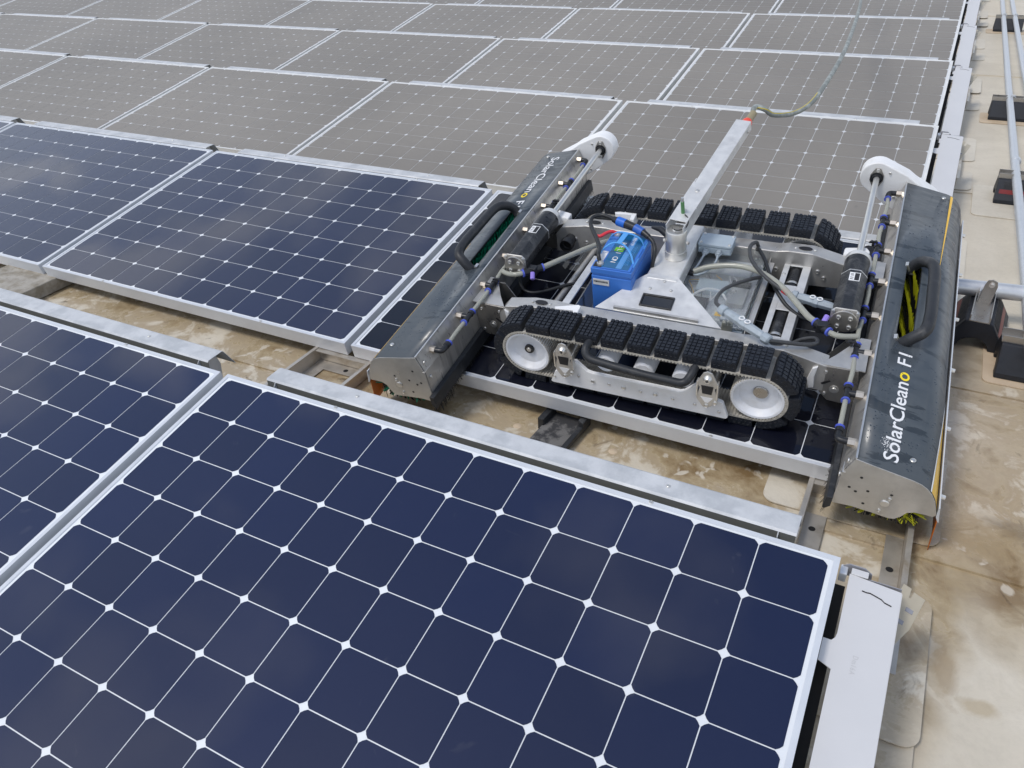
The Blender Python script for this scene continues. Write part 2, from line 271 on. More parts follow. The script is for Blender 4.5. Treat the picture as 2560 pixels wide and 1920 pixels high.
# ------------------------------------------------------------------ mesh helpers
COL = S.collection
class MB:
    def __init__(s): s.v = []; s.f = []
    def add(s, vs, fs):
        o = len(s.v); s.v += [tuple(v) for v in vs]; s.f += [tuple(i + o for i in f) for f in fs]; return s
    def box(s, a, b):
        x0, y0, z0 = (min(a[i], b[i]) for i in range(3)); x1, y1, z1 = (max(a[i], b[i]) for i in range(3))
        return s.add([(x0, y0, z0), (x1, y0, z0), (x1, y1, z0), (x0, y1, z0), (x0, y0, z1), (x1, y0, z1), (x1, y1, z1), (x0, y1, z1)],
                     [(0, 3, 2, 1), (4, 5, 6, 7), (0, 1, 5, 4), (1, 2, 6, 5), (2, 3, 7, 6), (3, 0, 4, 7)])
    def prism(s, poly, ax, lo, hi):
        """poly: 2D points in the two other axes (cyclic order x,y,z without ax)"""
        def P(p, t):
            return {'x': (t, p[0], p[1]), 'y': (p[0], t, p[1]), 'z': (p[0], p[1], t)}[ax]
        n = len(poly); vs = [P(p, lo) for p in poly] + [P(p, hi) for p in poly]
        fs = [tuple(range(n - 1, -1, -1)), tuple(range(n, 2 * n))] + [(i, (i + 1) % n, n + (i + 1) % n, n + i) for i in range(n)]
        return s.add(vs, fs)
    def tube(s, pts, r, seg=10, caps=True, radii=None):
        pts = [Vector(p) for p in pts]; n = len(pts); rings = []
        t0 = (pts[1] - pts[0]).normalized(); u = t0.orthogonal().normalized(); vs = []
        for i, p in enumerate(pts):
            t = (pts[min(i + 1, n - 1)] - pts[max(i - 1, 0)]).normalized()
            u = (u - t * u.dot(t)); u = u.normalized() if u.length > 1e-6 else t.orthogonal().normalized(); w = t.cross(u)
            rr = radii[i] if radii else r
            for k in range(seg):
                a = 2 * math.pi * k / seg; vs.append(p + (u * math.cos(a) + w * math.sin(a)) * rr)
        fs = [(i * seg + k, i * seg + (k + 1) % seg, (i + 1) * seg + (k + 1) % seg, (i + 1) * seg + k) for i in range(n - 1) for k in range(seg)]
        if caps: fs += [tuple(range(seg - 1, -1, -1)), tuple((n - 1) * seg + k for k in range(seg))]
        return s.add(vs, fs)
    def cyl(s, p0, p1, r, seg=16, r2=None): return s.tube([p0, p1], r, seg, radii=[r, r if r2 is None else r2])
    def lathe(s, prof, c, axis='y', seg=32, caps=False):
        """prof: list of (radius, offset along the axis)"""
        vs = []; n = len(prof)
        for rad, off in prof:
            for k in range(seg):
                a = 2 * math.pi * k / seg; q = (rad * math.cos(a), rad * math.sin(a))
                vs.append({'y': (c[0] + q[0], c[1] + off, c[2] + q[1]), 'z': (c[0] + q[0], c[1] + q[1], c[2] + off), 'x': (c[0] + off, c[1] + q[0], c[2] + q[1])}[axis])
        fs = [(i * seg + k, i * seg + (k + 1) % seg, (i + 1) * seg + (k + 1) % seg, (i + 1) * seg + k) for i in range(n - 1) for k in range(seg)]
        if caps: fs += [tuple(range(seg)), tuple((n - 1) * seg + k for k in range(seg))]
        return s.add(vs, fs)
    def mesh(s, name, m, smooth=False):
        me = bpy.data.meshes.new(name); me.from_pydata(s.v, [], s.f)
        bm = bmesh.new(); bm.from_mesh(me); bmesh.ops.recalc_face_normals(bm, faces=bm.faces); bm.to_mesh(me); bm.free()
        me.materials.append(m)
        if smooth:
            for p in me.polygons: p.use_smooth = True
            me.set_sharp_from_angle(angle=R(38))
        return me
    def build(s, name, m, parent=None, smooth=False, bevel=0, kind=None, loc=None, solid=0):
        o = bpy.data.objects.new(name, s.mesh(name, m, smooth)); COL.objects.link(o)
        if parent is not None: o.parent = parent
        if loc: o.location = loc
        if solid:
            md = o.modifiers.new('thickness', 'SOLIDIFY'); md.thickness = solid; md.offset = 0
        if bevel:
            md = o.modifiers.new('edge', 'BEVEL'); md.width = bevel; md.segments = 2; md.limit_method = 'ANGLE'; md.angle_limit = R(40)
        if kind: o['kind'] = kind
        return o
def inst(name, me, parent, loc=(0, 0, 0), rot=None):
    o = bpy.data.objects.new(name, me); COL.objects.link(o); o.parent = parent; o.location = loc
    if rot: o.rotation_euler = rot
    return o
def thing(name, label, cat, loc=(0, 0, 0), group=None, mw=None, rot=None):
    o = bpy.data.objects.new(name, None); COL.objects.link(o); o.empty_display_size = .05
    if mw is not None: o.matrix_world = mw
    else:
        o.location = loc
        if rot: o.rotation_euler = rot
    o['label'] = label; o['category'] = cat
    if group: o['group'] = group
    return o
def tag(o, label, cat, group=None):
    o['label'] = label; o['category'] = cat
    if group: o['group'] = group
    return o
def smooth_path(pts, sub=6):
    pts = [Vector(p) for p in pts]; out = []
    P = [pts[0] * 2 - pts[1]] + pts + [pts[-1] * 2 - pts[-2]]
    for i in range(1, len(P) - 2):
        for k in range(sub):
            t = k / sub; a, b, c, d = P[i - 1], P[i], P[i + 1], P[i + 2]
            out.append(.5 * ((2 * b) + (c - a) * t + (2 * a - 5 * b + 4 * c - d) * t * t + (3 * b - a - 3 * c + d) * t ** 3))
    out.append(pts[-1]); return out
def text_mesh(body, size, m, xscale=1.0, extrude=.0002, bold=0.0, spacing=1.0, shear=0):
    cu = bpy.data.curves.new('lettering', 'FONT'); cu.body = body; cu.size = size; cu.extrude = extrude; cu.offset = bold; cu.space_character = spacing; cu.shear = shear
    cu.resolution_u = 3
    o = bpy.data.objects.new('tmp', cu); COL.objects.link(o); dg = bpy.context.evaluated_depsgraph_get(); dg.update()
    me = bpy.data.meshes.new_from_object(o.evaluated_get(dg)); bpy.data.objects.remove(o, do_unlink=True)
    for v in me.vertices: v.co.x *= xscale
    me.materials.clear(); me.materials.append(m); w = max(v.co.x for v in me.vertices); w0 = min(v.co.x for v in me.vertices)
    return me, w0, w
def bolt_mesh(r=.004, h=.003, m=None):
    b = MB(); b.lathe([(0.0001, h), (r * .55, h), (r * .6, h * .45), (r * .8, h), (r, h * .7), (r, 0)], (0, 0, 0), 'z', 10)
    return b.mesh('bolt', m or steel_br, True)

# ------------------------------------------------------------------ roof
ZR = -.105
TH = 0.1702; P = 1.51738; PL, PS = 1.559, 1.046; GAP = .02669; PITCH = PL + GAP
ct, st = math.cos(TH), math.sin(TH)
xo = [0, .00413, -.00182, -.0044, -.01184, -.012, -.012]
g = MB(); NXg, NYg = 60, 60
xs = [-60 + i * 2.2 for i in range(55)]; 
g.add([(-70, -40, ZR), (60, -40, ZR), (60, 110, ZR), (-70, 110, ZR)], [(0, 1, 2, 3)])
roof = g.build('roof', roof_m, kind='structure')
def sheet(y0, y1, x0=-16, x1=9, z=.0035, name='membrane_sheet', wob=.006, seed=1):
    b = MB(); n = 60; random.seed(seed); top = []
    pts0 = []
    for i in range(n + 1):
        x = x0 + (x1 - x0) * i / n; pts0.append((x, y0 + wob * mnoise.noise(Vector((x * 1.5, seed, 0)))))
    poly = pts0 + [(x1, y1), (x0, y1)]
    b.prism(poly, 'z', ZR + .0005 * seed % .001, ZR + z)
    return b.build(name, roof_m, roof)
for i, (a, b_) in enumerate(((1.405, 2.19), (2.2, 3.9), (4.0, 5.75), (6.58, 8.3), (9.2, 10.9))): sheet(a, b_, seed=i + 1, z=.0060 + .0006 * (i % 2))
def rrect(x0, y0, x1, y1, r, n=5):
    out = []
    for cx, cyy, a0 in ((x1 - r, y1 - r, 0), (x0 + r, y1 - r, 90), (x0 + r, y0 + r, 180), (x1 - r, y0 + r, 270)):
        for k in range(n + 1):
            a = R(a0 + 90 * k / n); out.append((cx + r * math.cos(a), cyy + r * math.sin(a)))
    return out
def patch(x0, y0, x1, y1, r=.035, z0=.0085, z=.0115, m=None):
    b = MB(); b.prism(rrect(x0, y0, x1, y1, r), 'z', ZR + z0, ZR + z); return b.build('membrane_patch', m or patch_m, roof)
for r in range(0, 7):
    patch(-.215, r * P + 1.0 - .55 if r == 0 else r * P + .985, .196 + .004 * r, r * P + 1.27)
    patch(-.205, (r + 1) * P - .072, .208, (r + 1) * P + .36)
patch(-.20, .88, .204, 1.27, z0=.0145, z=.0170)

# ------------------------------------------------------------------ photovoltaic panels
CP = .127; CS = .1248; MXm = (PL - 12 * CP) / 2; MYm = (PS - 8 * CP) / 2
def cell_poly(cx, cyy, h=CS / 2, c=.0098):
    out = []
    for sx_, sy_ in ((1, 1), (-1, 1), (-1, -1), (1, -1)):
        p = [(h, h - c), (h - c * .44, h - c * .44), (h - c, h)]
        if sx_ * sy_ < 0: p = p[::-1]
        out += [(cx + sx_ * a, cyy + sy_ * b) for a, b in p]
    return out
def make_panel_meshes():
    f = MB(); w = .0095; t = .002; H = .046; gz = 0.0
    # frame: four members with lip, outer wall and bottom flange (mitred as one extrusion)
    def ring(o0, i0, z0, z1):
        a = [(o0, o0), (PL - o0, o0), (PL - o0, PS - o0), (o0, PS - o0)]; b = [(i0, i0), (PL - i0, i0), (PL - i0, PS - i0), (i0, PS - i0)]
        vs = [(x, y, z1) for x, y in a] + [(x, y, z1) for x, y in b] + [(x, y, z0) for x, y in a] + [(x, y, z0) for x, y in b]
        fs = []
        for k in range(4):
            j = (k + 1) % 4
            fs += [(k, j, 4 + j, 4 + k), (8 + k, 12 + k, 12 + j, 8 + j), (k, 8 + k, 8 + j, j), (4 + k, 4 + j, 12 + j, 12 + k)]
        f.add(vs, fs)
    ring(0, w, -.006, t); ring(0.0005, .0045, -H, -.006); ring(.0005, .022, -H - .002, -H)
    ring(w, w + .0015, -.004, .0012)
    # bevel of the outer top edge catches light: small chamfer strip
    gsh = MB(); gsh.add([(w, w, 0), (PL - w, w, 0), (PL - w, PS - w, 0), (w, PS - w, 0)], [(0, 1, 2, 3)])
    gsh.add([(w, w, -.005), (PL - w, w, -.005), (PL - w, PS - w, -.005), (w, PS - w, -.005)], [(3, 2, 1, 0)])
    cell = MB(); cell.add([(x, y, 0) for x, y in cell_poly(0, 0)], [tuple(range(12))])
    allc = MB()
    for i in range(12):
        for j in range(8):
            allc.add([(x, y, .0006) for x, y in cell_poly(MXm + CP * (i + .5), MYm + CP * (j + .5))], [tuple(range(12))])
    return f, gsh, cell, allc
fM, gM, cM, aM = make_panel_meshes()
PM = {}
for k in PV:
    PM[k] = (fM.mesh('frame', alu_frame if k != 'dusty' else alu_frame_dirty), gM.mesh('backsheet', PV[k][1]), cM.mesh('cell', PV[k][0]), aM.mesh('cells', PV[k][2]))
boltm = bolt_mesh(.0045, .003)
silt = mat('dried_silt', (.20, .175, .135), .8, var=.15, vscale=20)
silts = []
for sd_i in range(3):
    b = MB(); n = 90; vs = []
    for i in range(n + 1):
        x = .011 + (PL - .022) * i / n; h_ = .0022 + .0065 * max(0, mnoise.noise(Vector((x * 9, sd_i * 5.1, 0))) + .25) + .002 * mnoise.noise(Vector((x * 40, sd_i, 1)))
        vs += [(x, .0098, .0011), (x, .0098 + max(.0008, h_), .0011)]
    b.add(vs, [(2 * i, 2 * i + 2, 2 * i + 3, 2 * i + 1) for i in range(n)]); silts.append(b.mesh('silt_line', silt))
ORD = ['rightmost', 'second from the right', 'third from the right', 'fourth from the right', 'fifth from the right', 'sixth from the right', 'seventh from the right', 'eighth from the right', 'ninth from the right']
ROWN = ['front row', 'second row, the one the robot drives on', 'third row', 'fourth row', 'fifth row', 'sixth row', 'seventh row']
def row_label(r, k):
    if r == 0: return 'dark blue panel filling the foreground right' if k == 0 else 'dark blue panel cut by the lower left photo edge'
    if r == 1:
        return ['wet, darkest solar panel, under the cleaning robot', 'clean navy solar panel left of the robot, beside its green brush',
                'bluest solar panel, second from the robot, at the left photo edge', 'blue solar panel showing only its corner at the left photo edge'][k]
    return 'dusty grey solar panel, ' + ORD[k] + ' in the ' + ROWN[r]
cols = {0: 2, 1: 4, 2: 5, 3: 7, 4: 8, 5: 9, 6: 7}
for r, n in cols.items():
    for k in range(n):
        kind = 'near' if r == 0 else ('wet' if (r == 1 and k == 0) else ('mid' if r == 1 else 'dusty'))
        x0 = xo[r] - PL - k * PITCH + (random.uniform(-.002, .002) if r > 1 else 0)
        t = thing('solar_panel', row_label(r, k), 'solar panel', (x0, r * P, 0), 'solar panels in tilted rows', rot=(TH + (random.uniform(-.002, .002) if r > 1 else 0), 0, 0))
        fm, gm, cm, am = PM[kind]
        inst('frame', fm, t); inst('backsheet', gm, t)
        if r <= 3 and k <= 4:
            for i in range(12):
                for j in range(8):
                    inst('cell', cm, t, (MXm + CP * (i + .5), MYm + CP * (j + .5), .0006))
        else:
            c = inst('cells', am, t)
            c['kind'] = 'stuff'
        if r >= 2: inst('silt_line', silts[(r + k) % 3], t)
        for u in (.37, 1.19):
            for v in (.0045, PS - .0045): inst('bolt', boltm, t, (u, v, .002))

# ------------------------------------------------------------------ wind deflectors behind each row
def deflector_mesh(L):
    b = MB(); t = .0016
    prof = [(1.058, .040), (1.064, .168), (1.067, .171), (1.117, .173), (1.121, .171), (1.152, .116)]
    n = len(prof)
    def off(i):
        a = Vector(prof[max(i - 1, 0)]); c = Vector(prof[min(i + 1, n - 1)]); d = (c - a).normalized(); return (prof[i][0] - d.y * t, prof[i][1] + d.x * t)
    inner = [off(i) for i in range(n)]
    b.prism(prof[1:] + inner[1:][::-1], 'x', 0, L)
    f_ = MB(); f_.prism([(1.0580, .040), (1.0636, .1665), (1.0655, .1665), (1.0600, .040)], 'x', .001, L - .001)  # near side as its own sheet, its shade carried by a darker colour
    return b.mesh('deflector', galv), f_.mesh('shaded_face', galv_shaded)
DL = PL - .190
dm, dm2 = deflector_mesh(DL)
sup = MB(); sup.prism([(1.05, -.09), (1.05, .13), (1.055, .160), (1.062, .168), (1.070, .166), (1.115, .166), (1.128, .12), (1.10, -.09)], 'x', 0, .002)
for x_, y_ in ((.002, 1.05),): sup.box((0, 1.048, -.09), (.022, 1.050, .10))
supm = sup.mesh('end_bracket', galv)
for r, n in cols.items():
    if r == 6: continue
    for k in range(n):
        x0 = xo[r] - PL - k * PITCH
        lab = ('long galvanised wind deflector behind the foreground panel' if (r, k) == (0, 0) else 'galvanised wind deflector at the left, ending open beside the stained gap' if (r, k) == (0, 1)
               else 'wind deflector strip on the rear edge of the ' + (['', 'panel under the robot', '', '', '', '', ''][0] or (ORD[k] + ' panel, ' + ROWN[r].split(',')[0])))
        w = lab.split()
        t = thing('wind_deflector', ' '.join(w[:16]), 'wind deflector', (x0 + .105, r * P, 0), 'wind deflectors behind the panel rows')
        inst('sheet', dm, t, (0, 0, 0)); inst('shaded_inner_face', dm2, t, (0, 0, 0)); inst('end_bracket', supm, t, (.03, 0, 0)); inst('end_bracket', supm, t, (DL - .035, 0, 0))
        if r < 3:
            for u in (.28, 1.1): inst('bolt', boltm, t, (u, 1.094, .1735))

# ------------------------------------------------------------------ support trays under the joints
def tray(name_label, xl, xr, y0, y1, grp, m_out=None, hh=.056, floor=True, r=0):
    t = thing('support_tray', name_label, 'mounting tray', ((xl + xr) / 2, y0, ZR), grp)
    W = (xr - xl) / 2; L_ = y1 - y0; z0 = .009
    b = MB(); b.box((-W, 0, z0), (-W + .0025, L_, hh)); b.box((-W - .010, 0, hh), (-W + .0025, L_, hh + .002)); b.build('side_wall', brownsteel, t)
    b = MB(); b.box((W - .0025, 0, z0), (W, L_, hh)); b.box((W - .0025, 0, hh), (W + .010, L_, hh + .002)); b.build('side_wall', m_out or brownsteel, t)
    b = MB(); b.box((-W + .003, L_ - .004, z0), (W - .003, L_ - .001, hh - .004)); b.box((-W + .003, L_ - .022, hh - .004), (W - .003, L_, hh - .001)); b.build('cross_wall', brownsteel, t)
    b = MB()
    e = .052
    b.box((-W + .003, 0, z0), (-W + e, L_ - .006, z0 + .002)); b.box((W - e * .8, 0, z0), (W - .003, L_ - .006, z0 + .002)); b.box((-W + e, L_ - e, z0), (W - e * .8, L_ - .006, z0 + .002))
    b.build('floor_flange', brownsteel, t)
    for (hx, hy) in ((-W + e * .5, L_ - .14), (0.02, L_ - .03), (W - e * .45, L_ - .20)):
        h = MB(); h.lathe([(.0001, .0003), (.007, .0003), (.0085, .0002)], (hx, hy, z0 + .002), 'z', 14); h.build('hole', dark_in, t)
    return t
for r in range(0, 6):
    for k in range(0, cols[r]):
        xr_ = xo[r] - k * PITCH
        if k == 0: nm = 'long support tray at the open right end behind row ' + str(r + 1)
        yA, yB = r * P + (1.0 if k == 0 else .93), (r + 1) * P + .012
        rown = ROWN[r].split(',')[0]
        if k == 0:
            tray('stained mounting tray at the right end behind the ' + rown + ' of panels', xr_ - .095, xr_ + .135, yA, yB, 'mounting trays between the rows', m_out=None)
        else:
            tray('aluminium mounting tray under the ' + ['', 'first', 'second', 'third', 'fourth', 'fifth', 'sixth', 'seventh', 'eighth'][k] + ' joint from the right behind the ' + rown, xr_ - .125, xr_ + .095, yA, yB, 'mounting trays between the rows')

# ballast paver at the left
t = thing('concrete_paver', 'weathered concrete ballast block under the panel edge at far left', 'ballast block', (-3.22, 1.42, ZR))
b = MB(); b.prism(rrect(-.19, -.06, .135, .19, .008, 2), 'z', .008, .062); b.build('slab', conc, t, bevel=.004)
b = MB()
for i in range(9):
    x = random.uniform(-.06, .13); z = random.uniform(.012, .03); w_ = random.uniform(.008, .02)
    b.prism([(x, z), (x + w_, z - .004), (x + w_ * 1.2, z + .01), (x + w_ * .5, z + .02), (x - .003, z + .01)], 'y', -.0615, -.06)
b.build('paint_fleck', whitev, t)

# dark foam slab lying on roof in the gap
t = thing('rubber_mat', 'black wet rubber mat with upturned edges on the roof before the tracked robot', 'rubber mat', (-.80, 1.36, ZR + .005), rot=(0, 0, R(-4)))
b = MB(); b.box((-.055, -.06, 0), (.055, .2, .018)); b.build('slab', foam, t, bevel=.003)
b = MB(); b.prism([(.045, .16), (.066, .15), (.066, .20), (.045, .20)], 'z', .01, .045); b.box((.05, -.06, .012), (.066, .16, .030)); b.build('edge_lip', rubber2, t, bevel=.002)
b = MB(); b.box((-.068, .12, .0), (-.048, .2, .040)); b.build('edge_lip', rubber2, t, bevel=.002)
for (x, y) in ((-.62, 1.475), (-.92, 1.47)):
    b = MB(); b.lathe([(.0001, .004), (.010, .0035), (.015, 0)], (0, 0, 0), 'z', 16)
    tag(b.build('membrane_fastener', sand, None, True, loc=(x, y, ZR + .0045)), 'round membrane fastener bump ' + ('right of' if x > -.8 else 'left of') + ' the black rubber mat', 'fastener')

# ------------------------------------------------------------------ white edge covers down the right side
def cover_parts(t, Ln, first):
    # local frame: origin at high end, y negative going down slope
    b = MB(); x0, x1 = .022, .113
    poly = [(x0, 0), (x1, -.008), (x1 + .004, -Ln), (x0 + .004, -Ln), (x0 + .003, -.205), (.002, -.195), (.002, -.150), (x0 - .006, -.150), (x0 - .001, -.143), (x0 + .001, -.133)]
    b.prism(poly, 'z', -.002, 0); b.build('plate', cover_m, t)
    b = MB(); b.box((x1 - .0005, -Ln, -.024), (x1 + .0015, -.01, -.0005)); b.build('outer_skirt', cover_m, t)
    b = MB(); b.box((x0 + .002, -.001, -.0005), (x0 + .032, .013, .003)); b.build('hook_tab', cover_m, t, bevel=.001)
    b = MB(); b.box((x0 + .034, 0, -.02), (x1, .0015, -.002)); b.build('end_flange', grey_tab, t)
    b = MB(); b.prism([(.006, -.030), (.008, -.004), (.018, .006), (.046, .006), (.060, -.006), (.062, -.030)], 'y', .016, .018)
    b.build('grey_tab', grey_tab, t)
    # bent slot near the top
    b = MB(); sl_ = [(.048, -.030), (.056, -.031), (.062, -.030), (.082, -.036), (.088, -.041), (.100, -.044)]
    up_ = [(x, y + .0012) for x, y in sl_]; dn = [(x, y - .0012) for x, y in sl_][::-1]
    b.prism(up_ + dn, 'z', .0004, .0008); b.build('slot', dark_in, t)
    b = MB(); b.box((.001, -Ln, -.075), (.021, -.0, -.045)); b.build('gap_shade_strip', dark_in, t)  # added black strip standing in for the shade between panel and plate
    b = MB(); b.box((.0045, -.002, -.03), (.018, .02, -.004)); b.build('clip', alu_frame, t, bevel=.002)
for r in range(0, 7):
    t = thing('edge_cover', ('white coated edge cover plate in the bottom right foreground' if r == 0 else 'white edge cover plate on the right end of the ' + ROWN[r].split(',')[0] + ' of panels'),
              'edge cover', (xo[r], r * P + 1.035, .142), 'white edge covers along the right side', rot=(TH, 0, 0))
    cover_parts(t, 1.50 if r == 0 else 1.045, r == 0)
    if r == 0:
        me, w0, w1 = text_mesh('Dm16A', .013, mat('faint_emboss', (.52, .515, .515), .4), .8, .00005, spacing=1.2)
        inst('embossed_mark', me, t, (.055, -.165, .0003), (0, 0, R(-92)))
    # slotted cloudy strip leaning beside it
    s = thing('perforated_strip', 'slotted translucent strip leaning outside the white cover of the ' + ROWN[r].split(',')[0], 'strip', (xo[r] + .128, r * P + 1.09, .10), 'slotted strips beside the edge covers', rot=(R(16), R(18), R(-6)))
    b = MB(); b.prism([(-.010, 0), (.006, 0), (.008, -.02), (.011, -.02), (.012, -.004), (.035, -.006), (.030, -.08), (.004, -.165), (-.016, -.165)] if r == 0 else
                      [(-.010, 0), (.004, 0), (.004, -.03), (.012, -.03), (.012, -.01), (.032, -.01), (.022, -.20), (.004, -.46), (-.022, -.46)], 'z', 0, .002); b.build('strip', strip_m, s, bevel=.0008)
    for (x, y) in ((.018, -.045), (.010, -.075), (.004, -.12)) if r == 0 else ((.01, -.10), (.0, -.22), (-.008, -.34)):
        b = MB(); b.box((x - .008, y - .005, .0022), (x + .006, y + .004, .0026)); b.build('slot', grey_tab, s)

# ------------------------------------------------------------------ pipes and rubber support blocks
def pipe(label, pts, r, m, joints=()):
    t = thing('conduit_pipe', label, 'pipe', pts[0])
    o = Vector(pts[0]); loc = [Vector(p) - o for p in pts]
    MB().tube(loc, r, 20).build('pipe', m, t, True)
    for f in joints:
        c = loc[0].lerp(loc[-1], f); d = (loc[-1] - loc[0]).normalized()
        MB().tube([c - d * .012, c - d * .010, c + d * .010, c + d * .012], r, 20, radii=[r * 1.02, r * 1.22, r * 1.22, r * 1.02]).build('coupling', m, t, True)
    return t
PZ = .012
pipe('left one of two long grey pipes running along the roof', [(.395, 1.2, PZ), (.378, 3.0, PZ), (.358, 4.2, PZ), (.338, 5.8, PZ), (.30, 9.5, PZ), (.26, 13.5, PZ)], .0185, galv_pipe, (.243,))
pipe('right one of two long grey pipes, outermost on the roof', [(.53, 1.2, PZ), (.475, 4.2, PZ), (.432, 6.2, PZ), (.382, 9.5, PZ), (.332, 13.5, PZ)], .0185, galv_pipe, (.40,))
pipe('short thick galvanised crosswise pipe entering behind the right brush', [(.0, 2.625, .028), (.9, 2.735, .028)], .027, galv_pipe)
def block(label, cx, cyy, w, d, along, pad=None, red=True, strut=True, arch=True, rz=0):
    """along='x': trapezoid profile in y extruded along x; 'y': profile in x extruded along y"""
    t = thing('pipe_support_block', label, 'pipe support', (cx, cyy, ZR + .012), 'black rubber pipe support blocks', rot=(0, 0, R(rz) + (0 if along == 'y' else R(90))))
    # profile in local x, extruded along local y
    W = w / 2; Tp = W * .42; H = .098; D = d / 2
    arc = [(W * .52 * math.cos(R(a)), .038 * math.sin(R(a))) for a in range(0, 181, 20)]
    poly = [(-W, 0)] + [(-x, z) if False else (x, z) for x, z in arc[::-1]] + [(W, 0), (W, .018), (Tp + .004, H - .004), (Tp, H), (-Tp, H), (-Tp - .004, H - .004), (-W, .018)]
    MB().prism(poly, 'y', -D, D).build('rubber_body', rubber, t, bevel=.004)
    b = MB(); b.box((-Tp * .8, -D - .002, H), (-Tp * .8 + .003, D + .002, H + .022)); b.box((Tp * .8 - .003, -D - .002, H), (Tp * .8, D + .002, H + .022)); b.box((-Tp * .8 + .003, -D - .002, H), (Tp * .8 - .003, D + .002, H + .003))
    b.build('strut_channel', steel_dark, t)
    if red:
        for s in (-1, 1):
            dx, dz = W - Tp, H - .018; L = math.hypot(dx, dz); nx, nz_ = dz / L, dx / L
            p0 = Vector((W - .30 * dx, .018 + .30 * dz)); p1 = Vector((W - .50 * dx, .018 + .50 * dz))
            q = [(s * (p0.x + nx * .0012), p0.y + nz_ * .0012), (s * (p1.x + nx * .0012), p1.y + nz_ * .0012), (s * (p1.x - nx * .001), p1.y - nz_ * .001), (s * (p0.x - nx * .001), p0.y - nz_ * .001)]
            MB().prism(q, 'y', -D * .9, D * .9).build('red_strip', redstrip, t)
            rb = MB()
            for i in range(7):
                f0 = .56 + .05 * i
                if f0 > .9: break
                a = Vector((W - f0 * dx, .018 + f0 * dz)); c_ = Vector((W - (f0 + .022) * dx, .018 + (f0 + .022) * dz))
                rb.prism([(s * (a.x + nx * .0025), a.y + nz_ * .0025), (s * (c_.x + nx * .0025), c_.y + nz_ * .0025), (s * (c_.x - nx * .001), c_.y - nz_ * .001), (s * (a.x - nx * .001), a.y - nz_ * .001)], 'y', -D * .8, D * .8)
            rb.build('grip_rib', rubber2, t)
    return t
tA = block('black rubber block with red strip under the crosswise pipe', .254, 2.575, .175, .25, 'y', rz=-4)
# clamp strap on block A
b = MB(); b.box((-.022, .03, .098), (-.018, .06, .135)); b.box((.018, .03, .098), (.022, .06, .135)); b.box((-.018, .028, .10), (.018, .034, .106)); b.build('clamp_base', galv_pipe, tA, bevel=.001)
b = MB(); b.prism([(-.020, .10), (.018, .10), (.024, .165), (.020, .182), (.006, .188), (-.008, .184), (-.014, .165)], 'y', .012, .016); b.build('clamp_strap', steel_dark, tA, bevel=.001)
MB().lathe([(.0001, -.012), (.006, -.012), (.006, -.004), (.009, -.004), (.009, 0)], (.006, .012, .170), 'y', 12).build('clamp_bolt', steel_br, tA, True)
block('black rubber block on tan membrane square at right photo edge', .42, 2.375, .17, .22, 'x', red=False)
block('black rubber block with red strip under the left long pipe', .425, 3.97, .19, .26, 'x')
block('black block under both long pipes, upper right', .405, 5.42, .17, .30, 'x', red=False)
block('farthest black block under the two long pipes', .365, 8.40, .17, .22, 'x', red=False)
for (x0, y0, x1, y1, m) in ((.282, 2.26, .7, 2.50, sand), (.212, 3.70, .75, 4.12, patch_m), (.215, 5.27, .7, 5.50, sand), (.205, 8.25, .6, 8.45, sand)):
    b = MB(); b.prism(rrect(x0, y0, x1, y1, .02 if m is sand else .03), 'z', ZR + .0078, ZR + .0112); b.build('membrane_patch', m, roof)
for i, (x, y, z_) in enumerate(((.345, 5.40, 0), (.418, 5.40, 0), (.306, 8.4, 0), (.392, 8.4, 0))):
    b = MB(); b.tube([(.0215 * math.cos(R(a)), 0, .0215 * math.sin(R(a))) for a in range(0, 361, 30)], .0022, 6, False)
    b.box((-.012, -.004, .022), (.012, .004, .030))
    tag(b.build('pipe_clamp', galv, None, True, loc=(x + .01, y, PZ)), 'thin steel clamp round the ' + ('left' if i % 2 == 0 else 'right') + ' long pipe on the ' + ('nearer upper' if i < 2 else 'farthest') + ' block', 'pipe clamp')

# ================================================================== the cleaning robot
YA = R(2.2); OU, OV = -.588, -.11
Bu, Bv, Bn = Vector((1, 0, 0)), Vector((0, ct, st)), Vector((0, -st, ct))
EX = Bu * math.cos(YA) + Bv * math.sin(YA); EY = -Bu * math.sin(YA) + Bv * math.cos(YA); EZ = Bn
RO = Vector((0, P, 0)) + Bu * OU + Bv * OV
RMW = Matrix(((EX.x, EY.x, EZ.x, RO.x), (EX.y, EY.y, EZ.y, RO.y), (EX.z, EY.z, EZ.z, RO.z), (0, 0, 0, 1)))
robot = thing('cleaning_robot', 'tracked panel cleaning robot with two dark grey brush covers and tilted hose mast', 'cleaning robot', mw=RMW)
def part(name, mb, m, parent=robot, smooth=False, bevel=0, **k): return mb.build(name, m, parent, smooth, bevel, **k)
bm_small = bolt_mesh(.0045, .003); bm_mid = bolt_mesh(.0065, .0035)

